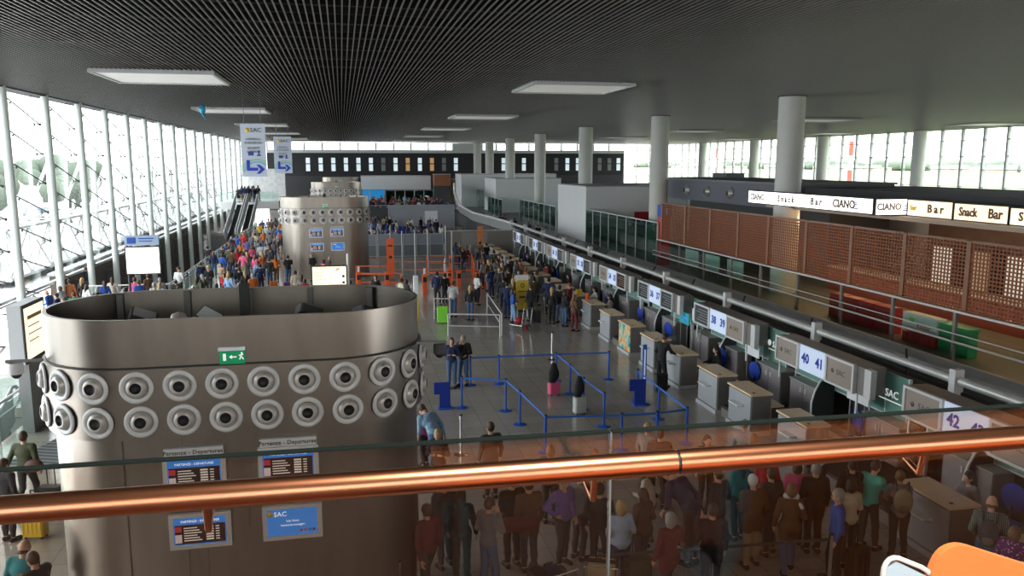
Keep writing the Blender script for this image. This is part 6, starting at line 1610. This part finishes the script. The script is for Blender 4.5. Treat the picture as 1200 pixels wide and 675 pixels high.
# tables and chairs of the gallery cafe on the viewer's side
def table(x0, x1, y0, y1, z, lb):
    t = thing('cafe_table', lb, 'table', ((x0 + x1) / 2, (y0 + y1) / 2, 5.6))
    w, d, h = (x1 - x0) / 2, (y1 - y0) / 2, z - 5.6
    MB().bbox(-w, w, -d, d, h - .03, h, .04, 5).build('table_top', M['orangew'], t)
    for sx in (-1, 1):
        for sy in (-1, 1): MB().tube((sx * (w - .08), sy * (d - .08), 0), (sx * (w - .08), sy * (d - .08), h - .03), .02, 8).build('leg', M['alu'], t)
table(.20, 2.3, .30, 1.10, 6.36, 'orange laminate cafe table against the glass, reflected in it')
table(-2.6, -.45, -1.6, -.6, 6.36, 'orange laminate cafe table behind the viewer')
t = thing('cafe_chair', 'chair with an orange laminate back at the bottom right corner', 'chair', (1.25, 1.20, 5.6))
b = MB(); b.prism([(-.30, .40), (.45, .40), (.45, .68), (.30, .765), (.0, .845), (-.125, .893), (-.140, .898), (-.152, .900), (-.163, .8995), (-.174, .897), (-.184, .892), (-.192, .885), (-.198, .876), (-.203, .865), (-.208, .85)], -.008, .008, 'y')
b.build('backrest', M['orangew'], t)
MB().bbox(-.25, .40, -.5, -.02, .42, .45, .05).build('seat', M['orangew'], t)
for sx in (-.2, .35):
    for sy in (-.45, -.03): MB().tube((sx, sy, 0), (sx, sy, .42), .014, 8).build('leg', M['chrome'], t)
t = thing('cafe_chair', 'light blue chair back with a pale metal frame at the bottom right', 'chair', (1.0, 1.20, 5.6))
MB().path([(-.055, 0, .42), (-.055, 0, .855), (-.054, 0, .868), (-.050, 0, .878), (-.043, 0, .885), (-.034, 0, .887), (-.024, 0, .885), (.025, 0, .862), (.040, 0, .852), (.050, 0, .840), (.056, 0, .825), (.058, 0, .81), (.058, 0, .42)], .0045, 8).tube((-.055, .0, .838), (.055, 0, .77), .003, 6).build('frame', M['white'], t)
MB().prism([(-.052, .48), (.055, .48), (.055, .81), (.04, .842), (-.03, .88), (-.05, .87)], -.002, .002, 'y').build('backrest', mat('chair_blue', (.38, .58, .70), .4), t)
MB().bbox(-.06, .06, -.3, -.02, .42, .45, .02).build('seat', MATS['chair_blue'], t)
for sx in (-.05, .05):
    for sy in (-.27, 0): MB().tube((sx, sy, 0), (sx, sy, .42), .008, 8).build('leg', M['chrome'], t)
for k, (x, y) in enumerate([(1.6, -2.2), (3.6, -2.6), (-1.4, -2.4)]):  # unseen globes added so the steel drum reflects warm streaks
    t = thing('added_pendant', 'warm globe lamp added out of view over the gallery, %s from the right' % ORD[k], 'pendant lamp', (x, y, 8.3), 0, 'added unseen gallery globes')
    MB().ball((0, 0, 0), .16, 18, 12).build('globe', mat('globe_warm', (.9, .6, .3), .5, emit=9, ecol=(1, .55, .22)), t)
    MB().tube((0, 0, .15), (0, 0, 2.0), .01, 6).build('cord', M['black'], t)
# unseen lamp added over the gallery to brighten the orange table
t = thing('ceiling_light', 'round warm lamp added unseen over the gallery to brighten the table', 'ceiling light', (1.0, .3, 10.1))
MB().lathe([(.001, 0), (.3, 0), (.32, .08), (.3, .15)]).build('lamp_shade', M['diffuser'], t)
lamp('added_gallery_fill', 'AREA', (1.0, .3, 10.0), 150, (1, .92, .82), .6)
